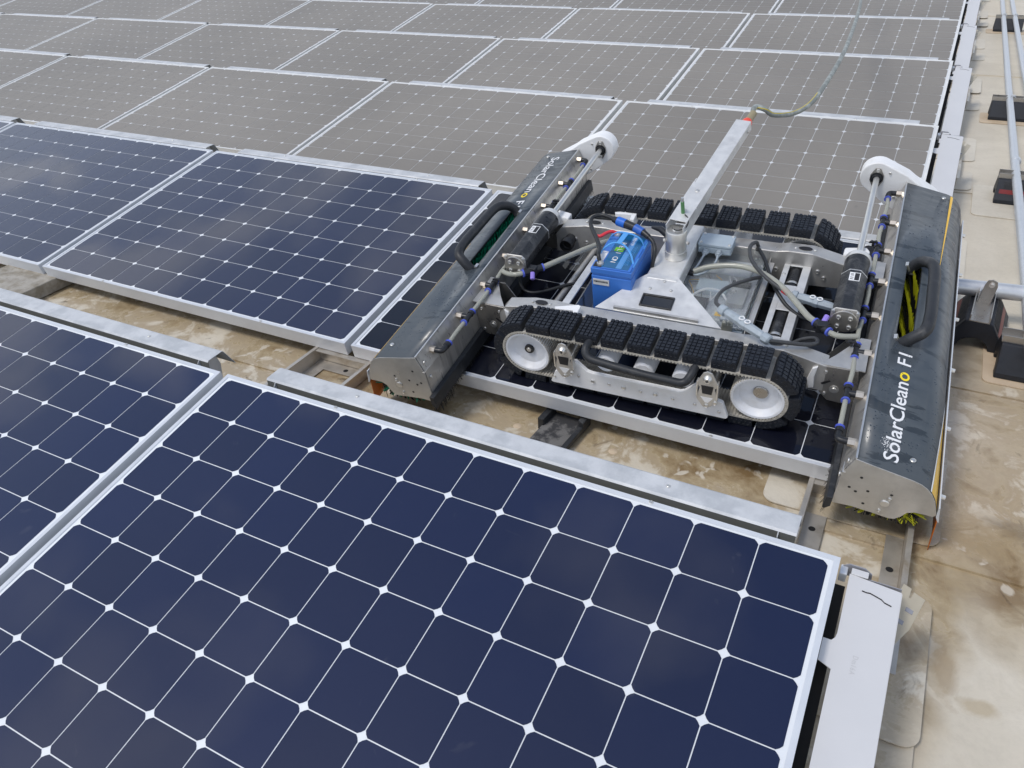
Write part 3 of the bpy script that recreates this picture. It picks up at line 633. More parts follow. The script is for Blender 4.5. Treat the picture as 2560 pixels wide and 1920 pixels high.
# ---- tracks
WC, WR = .106, .0725; WA = .325; BR = .077
SL = 2 * WA; AR = math.pi * BR; PER = 2 * SL + 2 * AR
def path(s, h):
    """point (a, n) at arc length s (top run left to right first), h above the belt"""
    s %= PER
    if s < SL: return (-WA + s, WC + BR + h)
    s -= SL
    if s < AR:
        t = math.pi / 2 - s / BR; return (WA + (BR + h) * math.cos(t), WC + (BR + h) * math.sin(t))
    s -= AR
    if s < SL: return (WA - s, WC - BR - h)
    s -= SL
    t = -math.pi / 2 - s / BR; return (-WA + (BR + h) * math.cos(t), WC + (BR + h) * math.sin(t))
def make_track(b0, b1, front):
    sgn = 1 if front else -1
    lab = 'front' if front else 'rear'
    t = thing('track', '', ''); del t['label']; del t['category']; t.parent = robot; t.name = 'track'
    # belt with teeth
    n = 120; b = MB(); vs = []; fs = []
    for i in range(n):
        s = PER * i / n
        for (h, bb) in ((0, b0), (0, b1), (-.0045, b1), (-.0045, b0)):
            a, nn = path(s, h); vs.append((a, bb, nn))
    for i in range(n):
        j = (i + 1) % n
        for k in range(4): fs.append((i * 4 + k, i * 4 + (k + 1) % 4, j * 4 + (k + 1) % 4, j * 4 + k))
    b.add(vs, fs)
    nt_ = 200
    for i in range(nt_):
        s = PER * i / nt_; q = [path(s + d, h) for d, h in ((-.0022, -.004), (.0022, -.004), (.0016, -.0078), (-.0016, -.0078))]
        b.prism(q, 'y', b0 + .0004 - (.0012 if front else 0), b1 - .0004)
    part('belt', b, belt_m, t)
    # rubber tread blocks
    nb = 24; pitch = PER / nb
    for i in range(nb):
        s0 = .006 + i * pitch; gap = .0120 if i not in (0,) else .004; Lb = pitch - gap; b = MB()
        seg = 5; H = .0255
        w0, w1 = b0 + .001, b1 - .001
        rows = []
        for q in range(seg + 1):
            s = s0 + Lb * q / seg; lo = path(s, .0002); hi = path(s, H)
            rows += [(lo[0], w0, lo[1]), (hi[0], w0, hi[1]), (hi[0], w1, hi[1]), (lo[0], w1, lo[1])]
        fs = [(q * 4 + k, q * 4 + (k + 1) % 4, q * 4 + 4 + (k + 1) % 4, q * 4 + 4 + k) for q in range(seg) for k in range(4)]
        fs += [(0, 1, 2, 3), (seg * 4 + 3, seg * 4 + 2, seg * 4 + 1, seg * 4)]
        b.add(rows, fs)
        ns, nw = 5, 7
        for u in range(ns):
            for w in range(nw):
                sa, sb = s0 + Lb * (u + .10) / ns, s0 + Lb * (u + .90) / ns
                wa, wb = w0 + (w1 - w0) * (w + .09) / nw, w0 + (w1 - w0) * (w + .91) / nw
                h1 = H + .0042 - (.0015 if random.random() < .15 else 0)
                pa, pb, pc, pd = path(sa, H - .0003), path(sb, H - .0003), path(sb - .0006, h1), path(sa + .0006, h1)
                b.add([(pa[0], wa, pa[1]), (pb[0], wa, pb[1]), (pb[0], wb, pb[1]), (pa[0], wb, pa[1]),
                       (pd[0], wa + .0006, pd[1]), (pc[0], wa + .0006, pc[1]), (pc[0], wb - .0006, pc[1]), (pd[0], wb - .0006, pd[1])],
                      [(4, 5, 6, 7), (0, 1, 5, 4), (1, 2, 6, 5), (2, 3, 7, 6), (3, 0, 4, 7)])
        # small ring cells on the visible side
        face = w0 - .0004
        for u in range(5):
            for v in range(2):
                s = s0 + Lb * (u + .5 + (.25 if v else -.1)) / 5.2; c = path(s, .006 + .011 * v)
                b.tube([(c[0] + .0036 * math.cos(R(a)), face, c[1] + .0036 * math.sin(R(a))) for a in range(0, 361, 60)], .0009, 4, False)
        part('tread_block', b, rubber, t)
    # wheels
    for s in (-1, 1):
        c = (s * WA, b0 + .001 if front else b1 - .001, WC); d = 1 if front else -1
        prof = [(.0001, .022), (.020, .022), (.028, .020), (.050, .019), (.058, .010), (.062, .001), (.0675, 0), (.068, .002), (.068, .088)]
        if not front:
            part('wheel_disc', MB().lathe([(.0001, .012), (.02, .012), (.05, .010), (.060, .001), (.0675, 0), (.068, .004)], (s * WA, b0 + .002, WC), 'y', 40), hdpe_dk, t, True)
        w = MB().lathe([(r_, o_ * d) for r_, o_ in prof], c, 'y', 44)
        wo_ = part('wheel', w, hdpe_grey, t, True)
        rim_ = MB()
        for k in range(60):
            a = 2 * math.pi * k / 60; q = [(c[0] + r_ * math.cos(a + da), c[2] + r_ * math.sin(a + da)) for r_, da in ((.0672, -.026), (.0672, .026), (.0700, .02), (.0700, -.02))]
            rim_.prism(q, 'y', c[1] + .0002 * d, c[1] + .0875 * d)
        r_o = part('rim_teeth', rim_, belt_m, wo_)
        if front and s < 0:
            part('bearing', MB().lathe([(.0075, -.001), (.0085, -.004), (.0135, -.004), (.0145, -.001), (.0145, .006)], (c[0], c[1] + .018, c[2]), 'y', 24), blackp, wo_, True)
            part('axle_end', MB().lathe([(.0001, -.006), (.006, -.006), (.0075, -.004), (.0075, .004)], (c[0], c[1] + .018, c[2]), 'y', 20), steel, wo_, True)
        else:
            part('hub_cap', MB().lathe([(.0001, -.003), (.018, -.003), (.0195, -.0015), (.0195, .004)], (c[0] + .004, c[1] + .018 * d, c[2] + .01), 'y', 28), steel_dark, wo_, True)
    # idler rollers
    for a in (-.088, .020, .128):
        part('roller', MB().lathe([(.0001, 0), (.024, 0), (.029, .005), (.029, .078), (.024, .083), (.0001, .083)], (a, b0 + .006, .116), 'y', 26), hdpe_grey, t, True)
    return t
trF = make_track(.170, .262, True)
trR = make_track(.826, .918, False)
# guide plate, brackets and handle on the front track
gp = [(-.233, .073), (-.248, .034), (-.243, .030), (.253, .030), (.258, .036), (.242, .085), (.205, .097), (.180, .132), (.172, .134), (.138, .098), (.128, .094), (-.120, .094), (-.135, .098), (-.165, .126), (-.175, .126), (-.205, .098)]
go = part('guide_plate', MB().prism(gp, 'y', .153, .165), hdpe, trF, bevel=.0012)
for a, nn in ((-.235, .055), (-.16, .075), (-.07, .068), (.02, .066), (.11, .064), (.235, .052), (.17, .062)): inst('bolt', bm_small, go, (a, .153, nn), (R(90), 0, 0))
for a in (-.118, -.028, .062): inst('bolt', bm_mid, go, (a, .153, .066), (R(90), 0, 0))
for a0 in (-.196, .203):
    br = part('axle_bracket', MB().prism([(a0 - .002, .196), (a0 - .012, .190), (a0 - .027, .158), (a0 - .027, .148), (a0 - .019, .140), (a0 - .026, .112), (a0 - .026, .098), (a0 - .010, .073), (a0, .070), (a0 + .012, .078), (a0 + .027, .100), (a0 + .027, .112), (a0 + .019, .140), (a0 + .027, .150), (a0 + .025, .162), (a0 + .010, .192)], 'y', .139, .143), steel, trF, bevel=.0008)
    part('bracket_opening', MB().prism([(a0 - .016, .148), (a0 + .016, .148), (a0 + .012, .120), (a0 - .012, .120)], 'y', .1382, .1388), dark_pv, br)
    part('bracket_opening', MB().prism([(a0 - .016, .108), (a0 + .016, .108), (a0 + .004, .090), (a0 - .004, .090)], 'y', .1382, .1388), hdpe, br)
    for q_ in (-.02625, .02625): part('bracket_flange', MB().box((a0 + q_ - .00175, .1365, .108), (a0 + q_ + .00175, .152, .160)), steel_br, br)
    part('axle_nut', MB().lathe([(.004, -.010), (.0075, -.010), (.009, -.007), (.012, -.003), (.012, 0)], (a0, .139, .172), 'y', 18), steel_br, br, True)
    inst('bolt', bm_mid, br, (a0, .139, .079), (R(90), 0, 0)); inst('bolt', bm_mid, br, (a0 + .022, .139, .094), (R(90), 0, 0))
    part('spacer', MB().cyl((a0, .143, .125), (a0, .26, .125), .020, 18), steel_dark, trF, True)
hp = smooth_path([(-.120, .20, .195), (-.131, .150, .188), (-.118, .132, .172), (-.08, .128, .166), (.02, .126, .157), (.10, .128, .151), (.142, .132, .150), (.158, .150, .168), (.165, .20, .180)], 6)
part('carry_handle', MB().tube(hp, .0112, 14), rubber2, trF, True)

# ---- side rails
def rail(bo, bi, inner_sign):
    t_ = part('side_rail', MB(), steel, robot)
    bpy.data.meshes.remove(t_.data) if False else None
    pts = [(-.470, .128), (-.445, .158), (-.36, .174), (-.29, .176), (-.255, .172), (.255, .172), (.29, .178), (.36, .178), (.47, .150)]
    b = MB()
    # top flange (folded sheet) and web
    top = pts; bot = [(a, n - .0025) for a, n in pts][::-1]
    b.prism(top + bot, 'y', min(bo, bi), max(bo, bi))
    lowprof = [(a, n - .001) for a, n in pts] + [(.47, .066), (.36, .058), (-.36, .058), (-.470, .05)]
    w0 = bo; b.prism(lowprof, 'y', w0 - .0012, w0 + .0012)
    w1 = bi; b.prism([(a, n - .001) for a, n in pts] + [(.47, .07), (.36, .066), (-.36, .066), (-.470, .06)], 'y', w1 - .0012, w1 + .0012)
    t_.data = b.mesh('side_rail', steel)
    t_.modifiers.new('edge', 'BEVEL').width = .0018
    return t_
rF = rail(.297, .342, 1); rR = rail(.802, .755, -1)
# openings and bolts on rails
for rl, bb in ((rF, .320), (rR, .778)):
    for a in (-.335, .335):
        part('oval_opening', MB().prism([(a + .020 * math.cos(R(q)), bb + .010 * math.sin(R(q))) for q in range(0, 360, 20)], 'z', .1792 if a > 0 else .1772, .1796 if a > 0 else .1776), dark_pv, rl)
        for d in (-.028, .028): inst('bolt', bm_small, rl, (a + d, bb, .177 if a > 0 else .1755))
# inner wall dark fasteners on the rear rail
for a, nn in ((-.40, .12), (-.36, .11), (.20, .13), (.38, .12), (.26, .11), (.40, .10)): inst('bolt', bm_mid, rR, (a, .7535, nn), (R(90), 0, 0))
part('drive_coupler', MB().lathe([(.020, -.05), (.022, -.05), (.024, -.03), (.019, -.028), (.019, 0)], (-.415, .752, .118), 'y', 20), blackp, robot, True)

# white chain guides at the tracks
for (a, b_, s) in ((-.235, .300, 1), (-.235, .800, 1)):
    zt = .186 if b_ < .5 else .190
    bb0 = b_ - .030 if b_ < .5 else b_ - .0
    part('white_guide', MB().prism([(a - .045, bb0 + .022), (a + .02, bb0 + .048), (a + .028, bb0 + .042), (a + .030, bb0 - .012), (a + .018, bb0 - .012), (a + .014, bb0 + .018), (a - .04, bb0 + .012)], 'z', zt - .028, zt + .008), hdpe, robot, bevel=.0015)
# ---- plates carrying the brushes (dark stainless side brackets)
def side_bracket(sx_):
    X = lambda a: sx_ * a
    dn = .0 if sx_ < 0 else .004
    o = part('brush_arm_bracket', MB().prism([(X(.452), .150), (X(.545), .152), (X(.556), .05), (X(.52), .034), (X(.485), .036), (X(.462), .060), (X(.447), .110)], 'y', .296, .299), steel_dark, robot, bevel=.001)
    part('top_gusset', MB().prism([(X(.452), .299), (X(.560), .299), (X(.560), .43), (X(.535), .43), (X(.485), .345)], 'z', .150, .153), steel, o)
    part('inner_plate', MB().prism([(X(.500), .152), (X(.548), .152), (X(.548), .03), (X(.43), .03), (X(.44), .06)], 'y', .41, .413), steel_dark, o)
    part('white_spacer', MB().prism([(X(.449), .148), (X(.436), .140), (X(.427), .100), (X(.434), .070), (X(.447), .075), (X(.444), .11)], 'y', .290, .312), hdpe, o, bevel=.002)
    for a, nn in ((.47, .133), (.53, .133), (.53, .055), (.475, .06)): inst('bolt', bm_small, o, (X(a), .296, nn), (R(90), 0, 0))
    part('pivot_washer', MB().lathe([(.0001, -.005), (.006, -.005), (.007, -.002), (.012, -.002), (.012, 0)], (X(.497), .296, .078), 'y', 18), steel_br, o, True)
    part('curved_slot', MB().prism([(X(.462), .092), (X(.468), .098), (X(.482), .106), (X(.486), .103), (X(.473), .092), (X(.466), .088)], 'y', .2950, .2956), dark_pv, o)
    # rear mirror
    o2 = part('brush_arm_bracket', MB().prism([(X(.452), .150), (X(.545), .152), (X(.556), .05), (X(.52), .034), (X(.485), .036), (X(.462), .060), (X(.447), .110)], 'y', .800, .803), steel_dark, robot, bevel=.001)
    part('top_gusset', MB().prism([(X(.44), .800), (X(.560), .800), (X(.560), .70), (X(.535), .70), (X(.485), .76)], 'z', .148, .151), steel, o2)
    part('white_spacer', MB().prism([(X(.440), .835), (X(.500), .850), (X(.512), .828), (X(.505), .800), (X(.44), .800)], 'z', .12, .165), hdpe, o2, bevel=.006)
    inst('bolt', bm_small, o2, (X(.49), .822, .166))
for s in (-1, 1): side_bracket(s)

# ---- cross members
cb = MB(); zt = .132
for (x0, y0, x1, y1) in ((.284, .345, .301, .755), (.338, .345, .361, .755), (.301, .345, .338, .405), (.301, .525, .338, .648), (.301, .785, .338, .755) if False else (.301, .748, .338, .755)):
    cb.box((x0, y0, zt - .003), (x1, y1, zt))
cb.box((.284, .345, .06), (.287, .755, zt - .003)); cb.box((.358, .345, .06), (.361, .755, zt - .003))
cbo = part('cross_beam', cb, alu_cast, robot, bevel=.0015)
for (y0, y1) in ((.36, .54), (.63, .752)):
    mo = part('drive_motor', MB().lathe([(.0001, 0), (.020, 0), (.0215, .002), (.0215, (y1 - y0) * .35), (.0235, (y1 - y0) * .36), (.0235, y1 - y0)], (.320, y0, .103), 'y', 24), motor_m, robot, True)
    part('motor_ring', MB().lathe([(.0236, 0), (.0240, .001), (.0240, .009), (.0236, .010)], (.320, y0 + (y1 - y0) * .34, .103), 'y', 24), steel_br, mo, True)
inst('bolt', bm_small, cbo, (.320, .60, zt)); inst('bolt', bm_small, cbo, (.292, .70, zt)); inst('bolt', bm_small, cbo, (.352, .36, zt))
part('cross_tube', MB().cyl((-.352, .345, .085), (-.330, .755, .085), .0095, 18), steel, robot, True)
part('flat_bar', MB().prism([(-.298, .36), (-.274, .35), (-.266, .64), (-.290, .64)], 'z', .136, .142), galv, robot, bevel=.002)
part('flat_bar', MB().box((-.2655, .36, .03), (-.2625, .70, .12)).box((-.262, .36, .03), (-.250, .70, .033)), steel, robot)
hld = MB()
for y in (.46, .55, .64): hld.box((-.262, y, .03), (-.2595, y + .008, .12))
hld.box((-.262, .44, .120), (-.2595, .70, .124)); part('holder_rail', MB().box((-.085, .43, .16), (-.082, .70, .166)), steel, robot); part('holder_rail', MB().box((-.085, .43, .03), (-.082, .70, .034)), steel, robot)
part('battery_holder', hld, steel_dark, robot)
part('belly_pan', MB().box((-.255, .42, .022), (-.08, .72, .026)), steel_dark, robot)

# ---- electronics box with clear lid
eb = part('control_box', MB().box((.020, .42, .045), (.232, .78, .110)), greyp, robot, bevel=.003)
inner = MB().box((.028, .428, .112), (.226, .772, .114)); part('mounting_plate', inner, pcb, eb)
for (x0, y0, x1, y1, h, m) in ((.05, .46, .11, .53, .015, blackp), (.140, .470, .160, .486, .003, yellow), (.06, .56, .15, .62, .018, greyp), (.16, .52, .21, .60, .016, steel), (.05, .65, .20, .73, .020, galv), (.155, .62, .21, .64, .012, blackp), (.16, .45, .20, .49, .010, whitev)):
    part('component', MB().box((x0, y0, .1142), (x1, y1, .114 + h)), m, eb, bevel=.001)
random.seed(11)
for i in range(12):
    x, y = random.uniform(.05, .16), random.uniform(.50, .66)
    pts = smooth_path([(x, y, .118), (x + random.uniform(-.02, .03), y + .03, .130), (x + random.uniform(-.03, .04), y + .06, .128), (x + random.uniform(-.02, .05), y + .09, .118)], 4)
    part('wire', MB().tube(pts, .0012, 5), random.choice([whitev, yellow, greyp, cable]), eb, True)
part('wire_bundle', MB().tube(smooth_path([(.06, .44, .12), (.055, .50, .134), (.085, .56, .134), (.13, .57, .130), (.16, .54, .122)], 5), .0035, 8), whitev, eb, True)
lid = MB(); lz = .142
lid.box((.022, .422, lz), (.230, .778, lz + .0025)); 
for (x0, y0, x1, y1) in ((.022, .422, .2245, .4245), (.022, .7755, .2245, .778), (.022, .4245, .0245, .7755), (.2275, .422, .230, .778)): lid.box((x0, y0, .1105), (x1, y1, lz))
part('clear_lid', lid, lidm, eb)
part('latch', MB().box((.175, .405, .118), (.205, .4215, .140)).cyl((.182, .402, .144), (.182, .414, .144), .006, 10).cyl((.196, .402, .148), (.196, .414, .148), .006, 10), clear, eb, bevel=.002)
tw = part('tray_wall', MB().prism([(.38, .03), (.83, .03), (.83, .150), (.82, .156), (.72, .142), (.42, .142), (.38, .120)], 'x', .240, .2425), steel, robot, bevel=.001)
part('tray_lip', MB().box((.2428, .40, .137), (.256, .74, .139)), steel, tw)
jb = part('junction_box', MB().box((.030, .700, .168), (.131, .762, .190)), greyp, robot, bevel=.003)
part('junction_lid', MB().box((.029, .699, .1905), (.132, .763, .2015)), greyp, jb, bevel=.003)
for a in (.038, .124):
    for b_ in (.706, .756): inst('bolt', bm_small, jb, (a, b_, .2015))
for a in (.056, .096):
    part('cable_gland', MB().lathe([(.0001, -.022), (.007, -.022), (.0085, -.014), (.0105, -.014), (.0105, -.004), (.008, -.004), (.008, 0)], (a, .699, .179), 'y', 6), greyp2, jb)
part('lead', MB().tube(smooth_path([(.056, .678, .179), (.052, .66, .172), (.044, .64, .158), (.036, .622, .150)], 5), .0035, 8), greyp2, jb, True)
part('lead', MB().tube(smooth_path([(.096, .678, .179), (.096, .655, .172), (.080, .628, .156), (.055, .612, .148), (.036, .612, .146)], 5), .0035, 8), greyp2, jb, True)
part('cable_grommet', MB().cyl((.024, .618, .145), (.042, .616, .145), .009, 12), blackp, jb, True)

# ---- mast
mast = thing('mast', '', ''); del mast['label']; del mast['category']; mast.parent = robot
bt = MB(); bt.prism([(-.072, .150), (.026, .150), (.026, .196), (.022, .200), (-.068, .200), (-.072, .196)], 'y', .488, .800); part('base_tube', bt, alu_cast, mast, bevel=.004)
tri = [(-.180, .352), (.186, .352), (.040, .490), (.022, .508), (-.066, .508), (-.084, .490)]
# sloping gusset plate: z rises with b
b = MB(); vs = [(a, bb, .168 + (bb - .352) * .215) for a, bb in tri]; vs2 = [(a, bb, z - .003) for a, bb, z in vs]
hx0, hx1, hy0, hy1 = -.058, .036, .383, .428
n = 6
b.add(vs + vs2, [(0, 1, 2, 3, 4, 5), (11, 10, 9, 8, 7, 6)] + [(i, (i + 1) % n, n + (i + 1) % n, n + i) for i in range(n)])
tp = part('gusset_plate', b, alu_cast, mast)
zs = lambda bb: .168 + (bb - .352) * .215
def slab(x0, y0, x1, y1, h0, h1):
    q = MB(); q.add([(x, y, zs(y) + h) for h in (h0, h1) for x, y in ((x0, y0), (x1, y0), (x1, y1), (x0, y1))], [(3, 2, 1, 0), (4, 5, 6, 7), (0, 1, 5, 4), (1, 2, 6, 5), (2, 3, 7, 6), (3, 0, 4, 7)]); return q
rimq = slab(hx0, hy0, hx1, hy0 + .005, .0004, .005); 
for (x0, y0, x1, y1) in ((hx0, hy1 - .005, hx1, hy1), (hx0, hy0 + .005, hx0 + .005, hy1 - .005), (hx1 - .005, hy0 + .005, hx1, hy1 - .005)):
    q = slab(x0, y0, x1, y1, .0004, .005); rimq.add(q.v, q.f)
part('display_bezel', rimq, blackp, tp, bevel=.001); part('display_glass', slab(hx0 + .005, hy0 + .005, hx1 - .005, hy1 - .005, .0004, .0012), mat('display_black', (.012, .013, .016), .08, 0, coat=1), tp)
part('fold_strip', slab(-.125, .356, .120, .362, .001, .009), steel, tp)
for a, bb in ((-.012, .486), (-.045, .452), (.016, .455)): inst('bolt', bm_small, tp, (a, bb, zs(bb) + .0005))
part('coupler', MB().lathe([(.0001, .0), (.032, .0), (.033, .002), (.033, .024), (.030, .0245), (.030, .028), (.031, .0285), (.031, .090), (.029, .093), (.012, .093), (.010, .096), (.0001, .096)], (-.016, .615, .2005), 'z', 28), steel_br, mast, True)
for a in (-.045, .020): part('coupler_screw', MB().cyl((a, .60, .262), (a + (.006 if a > 0 else -.006), .597, .262), .005, 8), steel, mast, True)
part('pivot_lever', MB().tube([(-.050, .640, .255), (-.075, .655, .262), (-.105, .665, .258)], .011, 10, radii=[.011, .010, .004]), blackp, mast, True)
part('lever_rod', MB().cyl((-.105, .665, .258), (-.14, .668, .250), .002, 8), steel_br, mast, True)
# tilted arm: rectangular tube from the coupler up and back
A0, A1 = Vector((-.013, .632, .300)), Vector((.064, 1.10, .400))
d = (A1 - A0).normalized(); rgt = d.cross(Vector((0, 0, 1))).normalized(); upv = rgt.cross(d).normalized()
def beam(mb, p0, p1, w, h, o=0):
    vs = []
    for p in (p0, p1):
        for su, sv in ((-1, -1), (1, -1), (1, 1), (-1, 1)): vs.append(p + rgt * su * w / 2 + upv * (sv * h / 2 + o))
    mb.add(vs, [(3, 2, 1, 0), (4, 5, 6, 7), (0, 1, 5, 4), (1, 2, 6, 5), (2, 3, 7, 6), (3, 0, 4, 7)]); return mb
part('arm', beam(MB(), A0 + d * .06, A1, .0500, .034), alu_cast, mast, bevel=.0015)
slv = MB(); 
for su in (-1, 1):
    c = rgt * (su * .0255)
    vs = [A0 - d * .03 + c - upv * .030, A0 + d * .165 + c - upv * .018, A0 + d * .185 + c + upv * .018, A0 - d * .03 + c + upv * .018]
    vs2 = [v + rgt * (su * .0025) for v in vs]; slv.add(vs + vs2, [(0, 1, 2, 3), (7, 6, 5, 4), (0, 4, 5, 1), (1, 5, 6, 2), (2, 6, 7, 3), (3, 7, 4, 0)])
beam(slv, A0 - d * .005, A0 + d * .165, .0560, .002, .0190)
slo = part('arm_sleeve', slv, alu_cast, mast)
for f in (.04, .13): 
    p = A0 + d * f + upv * .020; o_ = inst('bolt', bm_mid, slo, p)
    o_.rotation_euler = upv.to_track_quat('Z', 'Y').to_euler()
part('green_valve', MB().cyl(A0 + upv * .02 + d * .03, A0 + upv * .060 + d * .032, .0055, 10), mat('green_plastic', srgb(90, 140, 90), .4), slo, True)
part('valve_tip', MB().cyl(A0 + upv * .060 + d * .032, A0 + upv * .074 + d * .033, .004, 10), steel_br, slo, True)
part('wire_loop', MB().tube(smooth_path([(-.03, .62, .292), (-.01, .60, .300), (.012, .612, .305), (.014, .635, .318), (.0, .645, .328)], 5), .002, 6), cable_b, slo, True)
sq = A1 - d * .035 + upv * .0163
q = MB(); q.add([sq + rgt * u + d * v for u, v in ((-.008, -.016), (.002, -.016), (.006, .012), (-.004, .012))] , [(0, 1, 2, 3)]); part('paper_tag', q, whitev, mast)
part('side_screw', MB().cyl(A1 - d * .03 + rgt * .0228, A1 - d * .03 + rgt * .031, .006, 8), steel, mast, True)
cpl = part('hose_coupling', MB().tube([A1 + rgt * .006, A1 + rgt * .006 + d * .006, A1 + rgt * .006 + d * .014, A1 + rgt * .006 + d * .020], .014, 16, radii=[.0150, .0165, .0165, .0135]), coral, mast, True)
part('coupling_sleeve', MB().tube([A1 + rgt * .006 + d * .019, A1 + rgt * .007 + d * .062], .0118, 14), mat('tan_sleeve', srgb(150, 140, 112), .5), cpl, True)

# ---- brush housings (covers, brush, skirts, nozzles, motor)
B0, B1 = -.02, 1.25
def housing(sx_):
    right = sx_ > 0
    dn = -.008 if right else .004
    X = lambda a: sx_ * a
    cov = [(.574, .180), (.615, .171), (.655, .162), (.698, .152), (.714, .146), (.728, .136), (.740, .121), (.750, .101), (.757, .078), (.760, .066)]
    t = thing('brush_unit', '', ''); del t['label']; del t['category']; t.parent = robot; t.location = (0, 0, dn)
    # cover sheet with the hand slot left open
    S0, S1 = .432, .792
    ys = [B0, S0, S1, B1]; b = MB()
    for i in range(len(cov) - 1):
        for j in range(3):
            if i == 1 and j == 1: continue
            (a0, n0), (a1, n1) = cov[i], cov[i + 1]
            f0 = [(X(a0), ys[j], n0), (X(a1), ys[j], n1), (X(a1), ys[j + 1], n1), (X(a0), ys[j + 1], n0)]
            b.add(f0, [(0, 1, 2, 3)])
    me = b
    o = part('cover', me, paint, t, True, solid=.0022)
    bmx = bmesh.new(); bmx.from_mesh(o.data); bmesh.ops.remove_doubles(bmx, verts=bmx.verts, dist=1e-5); bmesh.ops.recalc_face_normals(bmx, faces=bmx.faces)
    up_face = max(bmx.faces, key=lambda f_: f_.calc_center_median().z)
    if up_face.normal.z < 0: bmesh.ops.reverse_faces(bmx, faces=bmx.faces)
    bmx.to_mesh(o.data); bmx.free()
    for p in o.data.polygons: p.use_smooth = True
    o.data.set_sharp_from_angle(angle=R(30))
    o.modifiers['thickness'].offset = -1
    # slot lining
    b = MB(); b.prism([(X(.6135), .171), (X(.6155), .171), (X(.6155), .163), (X(.6135), .163)], 'y', S0, S1); b.prism([(X(.6545), .162), (X(.6565), .162), (X(.6565), .155), (X(.6545), .155)], 'y', S0, S1)
    part('slot_lining', b, blackp, t)
    # inner wall: folded stainless sheet
    w = [(.5745, .1815), (.553, .128), (.546, .020)]; b = MB()
    q = [(X(a), n) for a, n in w] + [(X(a + .0025), n - .001) for a, n in w[::-1]]
    b.prism(q, 'y', B0 + .002, B1 - .002); wall = part('inner_wall', b, steel_wet, t)
    part('top_edge', MB().prism([(X(.5725), .1825), (X(.5765), .1825), (X(.5765), .1795), (X(.5725), .1790)], 'y', B0, B1), steel_br, wall)
    # end plates
    prof = [(.5745, .180), (.554, .128), (.545, .022), (.549, .018), (.589, .020), (.640, .014), (.672, .009), (.684, .012), (.696, .026), (.704, .042), (.718, .050), (.738, .051), (.756, .050), (.761, .056)] + [(a, n - .001) for a, n in cov[::-1][:-1]]
    for (y0, y1, fr) in ((B0 - .0025, B0, True), (B1, B1 + .0025, False)):
        ep = part('end_plate', MB().prism([(X(a), n) for a, n in prof], 'y', y0, y1), steel, t, bevel=.0006)
        if fr:
            for a, n in ((.595, .125), (.575, .085), (.590, .075), (.615, .085), (.640, .040) if False else (.612, .040), (.665, .092) if False else (.664, .090)):
                part('hole', MB().lathe([(.0001, 0), (.0032, 0), (.0036, .0004)], (X(a), y0 - .0006, n), 'y', 10), dark_pv, ep)
            part('shaft_end', MB().lathe([(.0001, -.003), (.009, -.003), (.0105, -.0015), (.0105, 0)], (X(.655), y0, .058), 'y', 20), steel_br, ep, True)
            for a, n in ((.662, .076), (.648, .030)): inst('bolt', bm_small, ep, (X(a), y0, n), (R(90), 0, 0))
    if True:
        part('edge_tab', MB().prism([(X(.553), .131), (X(.560), .131), (X(.560), .129), (X(.553), .129)], 'y', B0 - .004, B0 + .03), steel_br, wall)
        for n in (.150, .100, .045): inst('bolt', bm_mid, wall, (X(.5505 if n < .12 else .562), B0 + .018, n), (0, R(90 if not right else -90), 0))
    # rim strip with bolts
    rm = part('rim_strip', MB().prism([(X(.7615), .082), (X(.7645), .082), (X(.7690), .050), (X(.7715), .036), (X(.7685), .036), (X(.7620), .052)], 'y', B0 - .002, B1 - .03), alu_frame, t)
    for i in range(6):
        y = .03 + i * .225
        part('rim_screw', MB().cyl((X(.764), y, .066), (X(.775), y, .064), .0055, 8), steel_br, rm, True)
    # rubber flap
    n = 26; b = MB(); vs = []
    for i in range(n + 1):
        y = B0 + .004 + (B1 - B0 - .04) * i / n
        wv = .0018 * math.sin(i * 1.7) + (.006 * math.sin(i * .35) if right else 0)
        low = -.062 if right else (.0045 if y > .16 else -.050)
        if right and i == 0: low = -.085
        mid = .02
        vs += [(X(.7665), y, .062), (X(.7685 + wv * .5), y, .028), (X(.772 + wv), y, (low + .02) if right or y < .16 else .012), (X(.7735 + wv), y, low)]
    fs = [(i * 4 + k, i * 4 + k + 1, i * 4 + 5 + k, i * 4 + 4 + k) for i in range(n) for k in range(3)]
    b.add(vs, fs); part('rubber_flap', b, orange, t, True, solid=.002)
    # yellow and white stripe following a slant across the cover
    def covpt(a):
        for (a0, n0), (a1, n1) in zip(cov, cov[1:]):
            if a0 <= a <= a1: return n0 + (n1 - n0) * (a - a0) / (a1 - a0)
        return cov[-1][1]
    def stripe(name, y0, y1, fa, fb, m, h=.0006, n=40):
        b = MB(); vs = []
        K = 4
        for i in range(n + 1):
            y = y0 + (y1 - y0) * i / n; a0, a1 = fa(y), fb(y)
            for k in range(K + 1):
                a = a0 + (a1 - a0) * k / K; vs.append((X(a + h * .7), y, covpt(a) + h))
        fs = [(i * (K + 1) + k, i * (K + 1) + k + 1, (i + 1) * (K + 1) + k + 1, (i + 1) * (K + 1) + k) for i in range(n) for k in range(K)]
        b.add(vs, fs); part(name, b, m, o)
